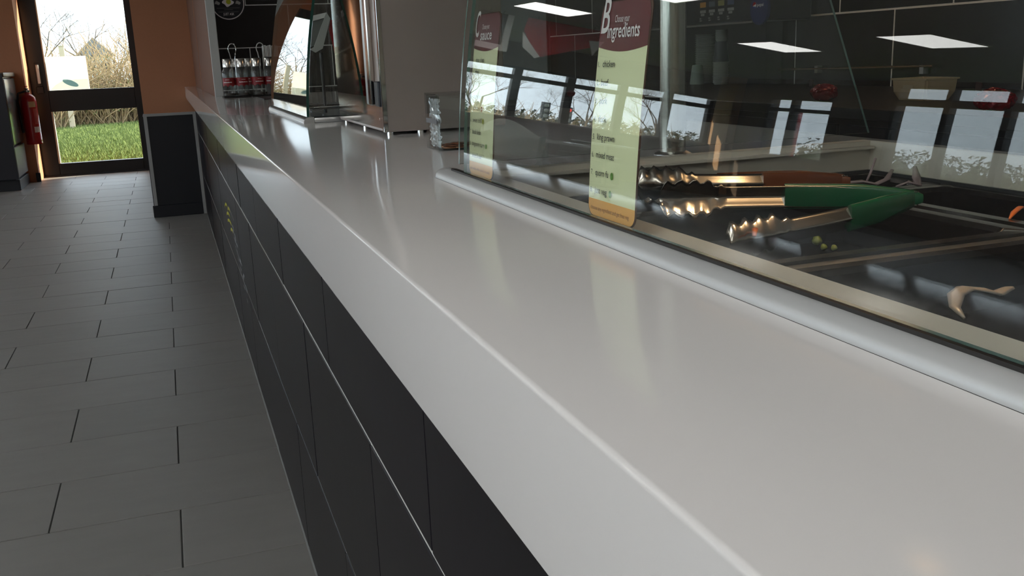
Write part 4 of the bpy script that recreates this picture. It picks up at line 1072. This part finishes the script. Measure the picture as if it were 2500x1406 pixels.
def hedge(name, x0, x1, y0, y1, h, label, seed, n=60):
    rnd = random.Random(seed); bm = bmesh.new(); nx = n; g = []
    t = thing(name, ((x0 + x1) / 2, (y0 + y1) / 2, -.03), label, 'hedge'); dn0 = Vector((y1 - y0, -(x1 - x0), 0)).normalized()
    prof = lambda i: h * (1 + .10 * math.sin(i * .9 + seed) + .07 * math.sin(i * 2.3))
    for i in range(nx + 1):
        x = x0 + (x1 - x0) * i / nx; y = y0 + (y1 - y0) * i / nx; hh = prof(i) * .9; dn = dn0 * .35
        g.append([bm.verts.new(Vector((x, y, -.05)) + dn), bm.verts.new(Vector((x, y, hh * .6)) + dn), bm.verts.new((x, y, hh)), bm.verts.new(Vector((x, y, hh * .6)) - dn), bm.verts.new(Vector((x, y, -.05)) - dn)])
    for a, b in zip(g, g[1:]):
        for k in range(4): bm.faces.new((a[k], a[k + 1], b[k + 1], b[k]))
    new_obj('core', finish(bm, 'core'), hedge_m, t)
    V = []; F = []
    for k in range(n * 45):
        i = rnd.uniform(0, nx); c = Vector((x0 + (x1 - x0) * i / nx, y0 + (y1 - y0) * i / nx, 0)) + dn0 * rnd.uniform(-.42, .42); hh = prof(i)
        c.z = hh * (1.08 - .95 * rnd.random() ** 2); sz = rnd.uniform(.04, .10); q = len(V)
        for _ in range(3): V.append(c + Vector((rnd.uniform(-sz, sz), rnd.uniform(-sz, sz), rnd.uniform(-sz, sz))))
        F.append((q, q + 1, q + 2))
    me = bpy.data.meshes.new('leaves'); me.from_pydata(V, [], F); me.update()
    lo_ = new_obj('leaves', me, hedge_m, t); lo_['kind'] = 'stuff'
hedge('low_hedge', -4.5, 2.5, 22.6, 23.6, .42, 'low dark hedge behind the shrubs at the lawn edge', 4)
hedge('boundary_hedge', -19, -16, -4, 22, 1.35, 'long dark hedge outside the windows of the seating area', 5, 260)
hedge('boundary_hedge', -16, -3.5, 26, 29, 1.1, 'long dark hedge outside the far end windows', 6, 200)
for i, (x, y, h, l) in enumerate(((-2.0, 20.9, 1.55, 'pale wooden fence post at the left behind the poster'), (-.60, 21.2, 1.45, 'pale wooden fence post among the shrubs on the right'))):
    f = thing('fence_post', (x, y, -.03), l, 'post', 'wooden posts at the lawn edge')
    box('shaft', (x - .05, y - .05, -.05), (x + .05, y + .05, h), mat('pale_wood', (.45, .38, .28), .8), f, .008); slab('cap', [(x - .055, y - .055, h), (x + .055, y - .055, h), (x + .055, y + .055, h), (x - .055, y + .055, h)], (0, 0, 1), .02, mat('pale_wood', (.45, .38, .28), .8), f)
hs = thing('far_house', (-3.7, 62, 0), 'grey roofed house far beyond the hedge', 'house')
box('wall', (-4.6, 60.5, -.05), (-2.9, 63.5, 1.9), mat('house_wall', (.5, .5, .52), .8), hs)
bm = bmesh.new(); v = [bm.verts.new(p) for p in ((-4.8, 60.2, 1.9), (-2.7, 60.2, 1.9), (-2.7, 63.8, 1.9), (-4.8, 63.8, 1.9), (-3.75, 60.2, 2.9), (-3.75, 63.8, 2.9))]
for q in ((0, 1, 4), (1, 2, 5, 4), (2, 3, 5), (3, 0, 4, 5), (0, 3, 2, 1)): bm.faces.new([v[i] for i in q])
new_obj('roof', finish(bm, 'roof'), mat('house_roof', (.20, .21, .24), .7), hs)
for x in (-4.3, -3.5): box('window', (x, 60.46, .9), (x + .5, 60.5, 1.5), M_dark, hs)
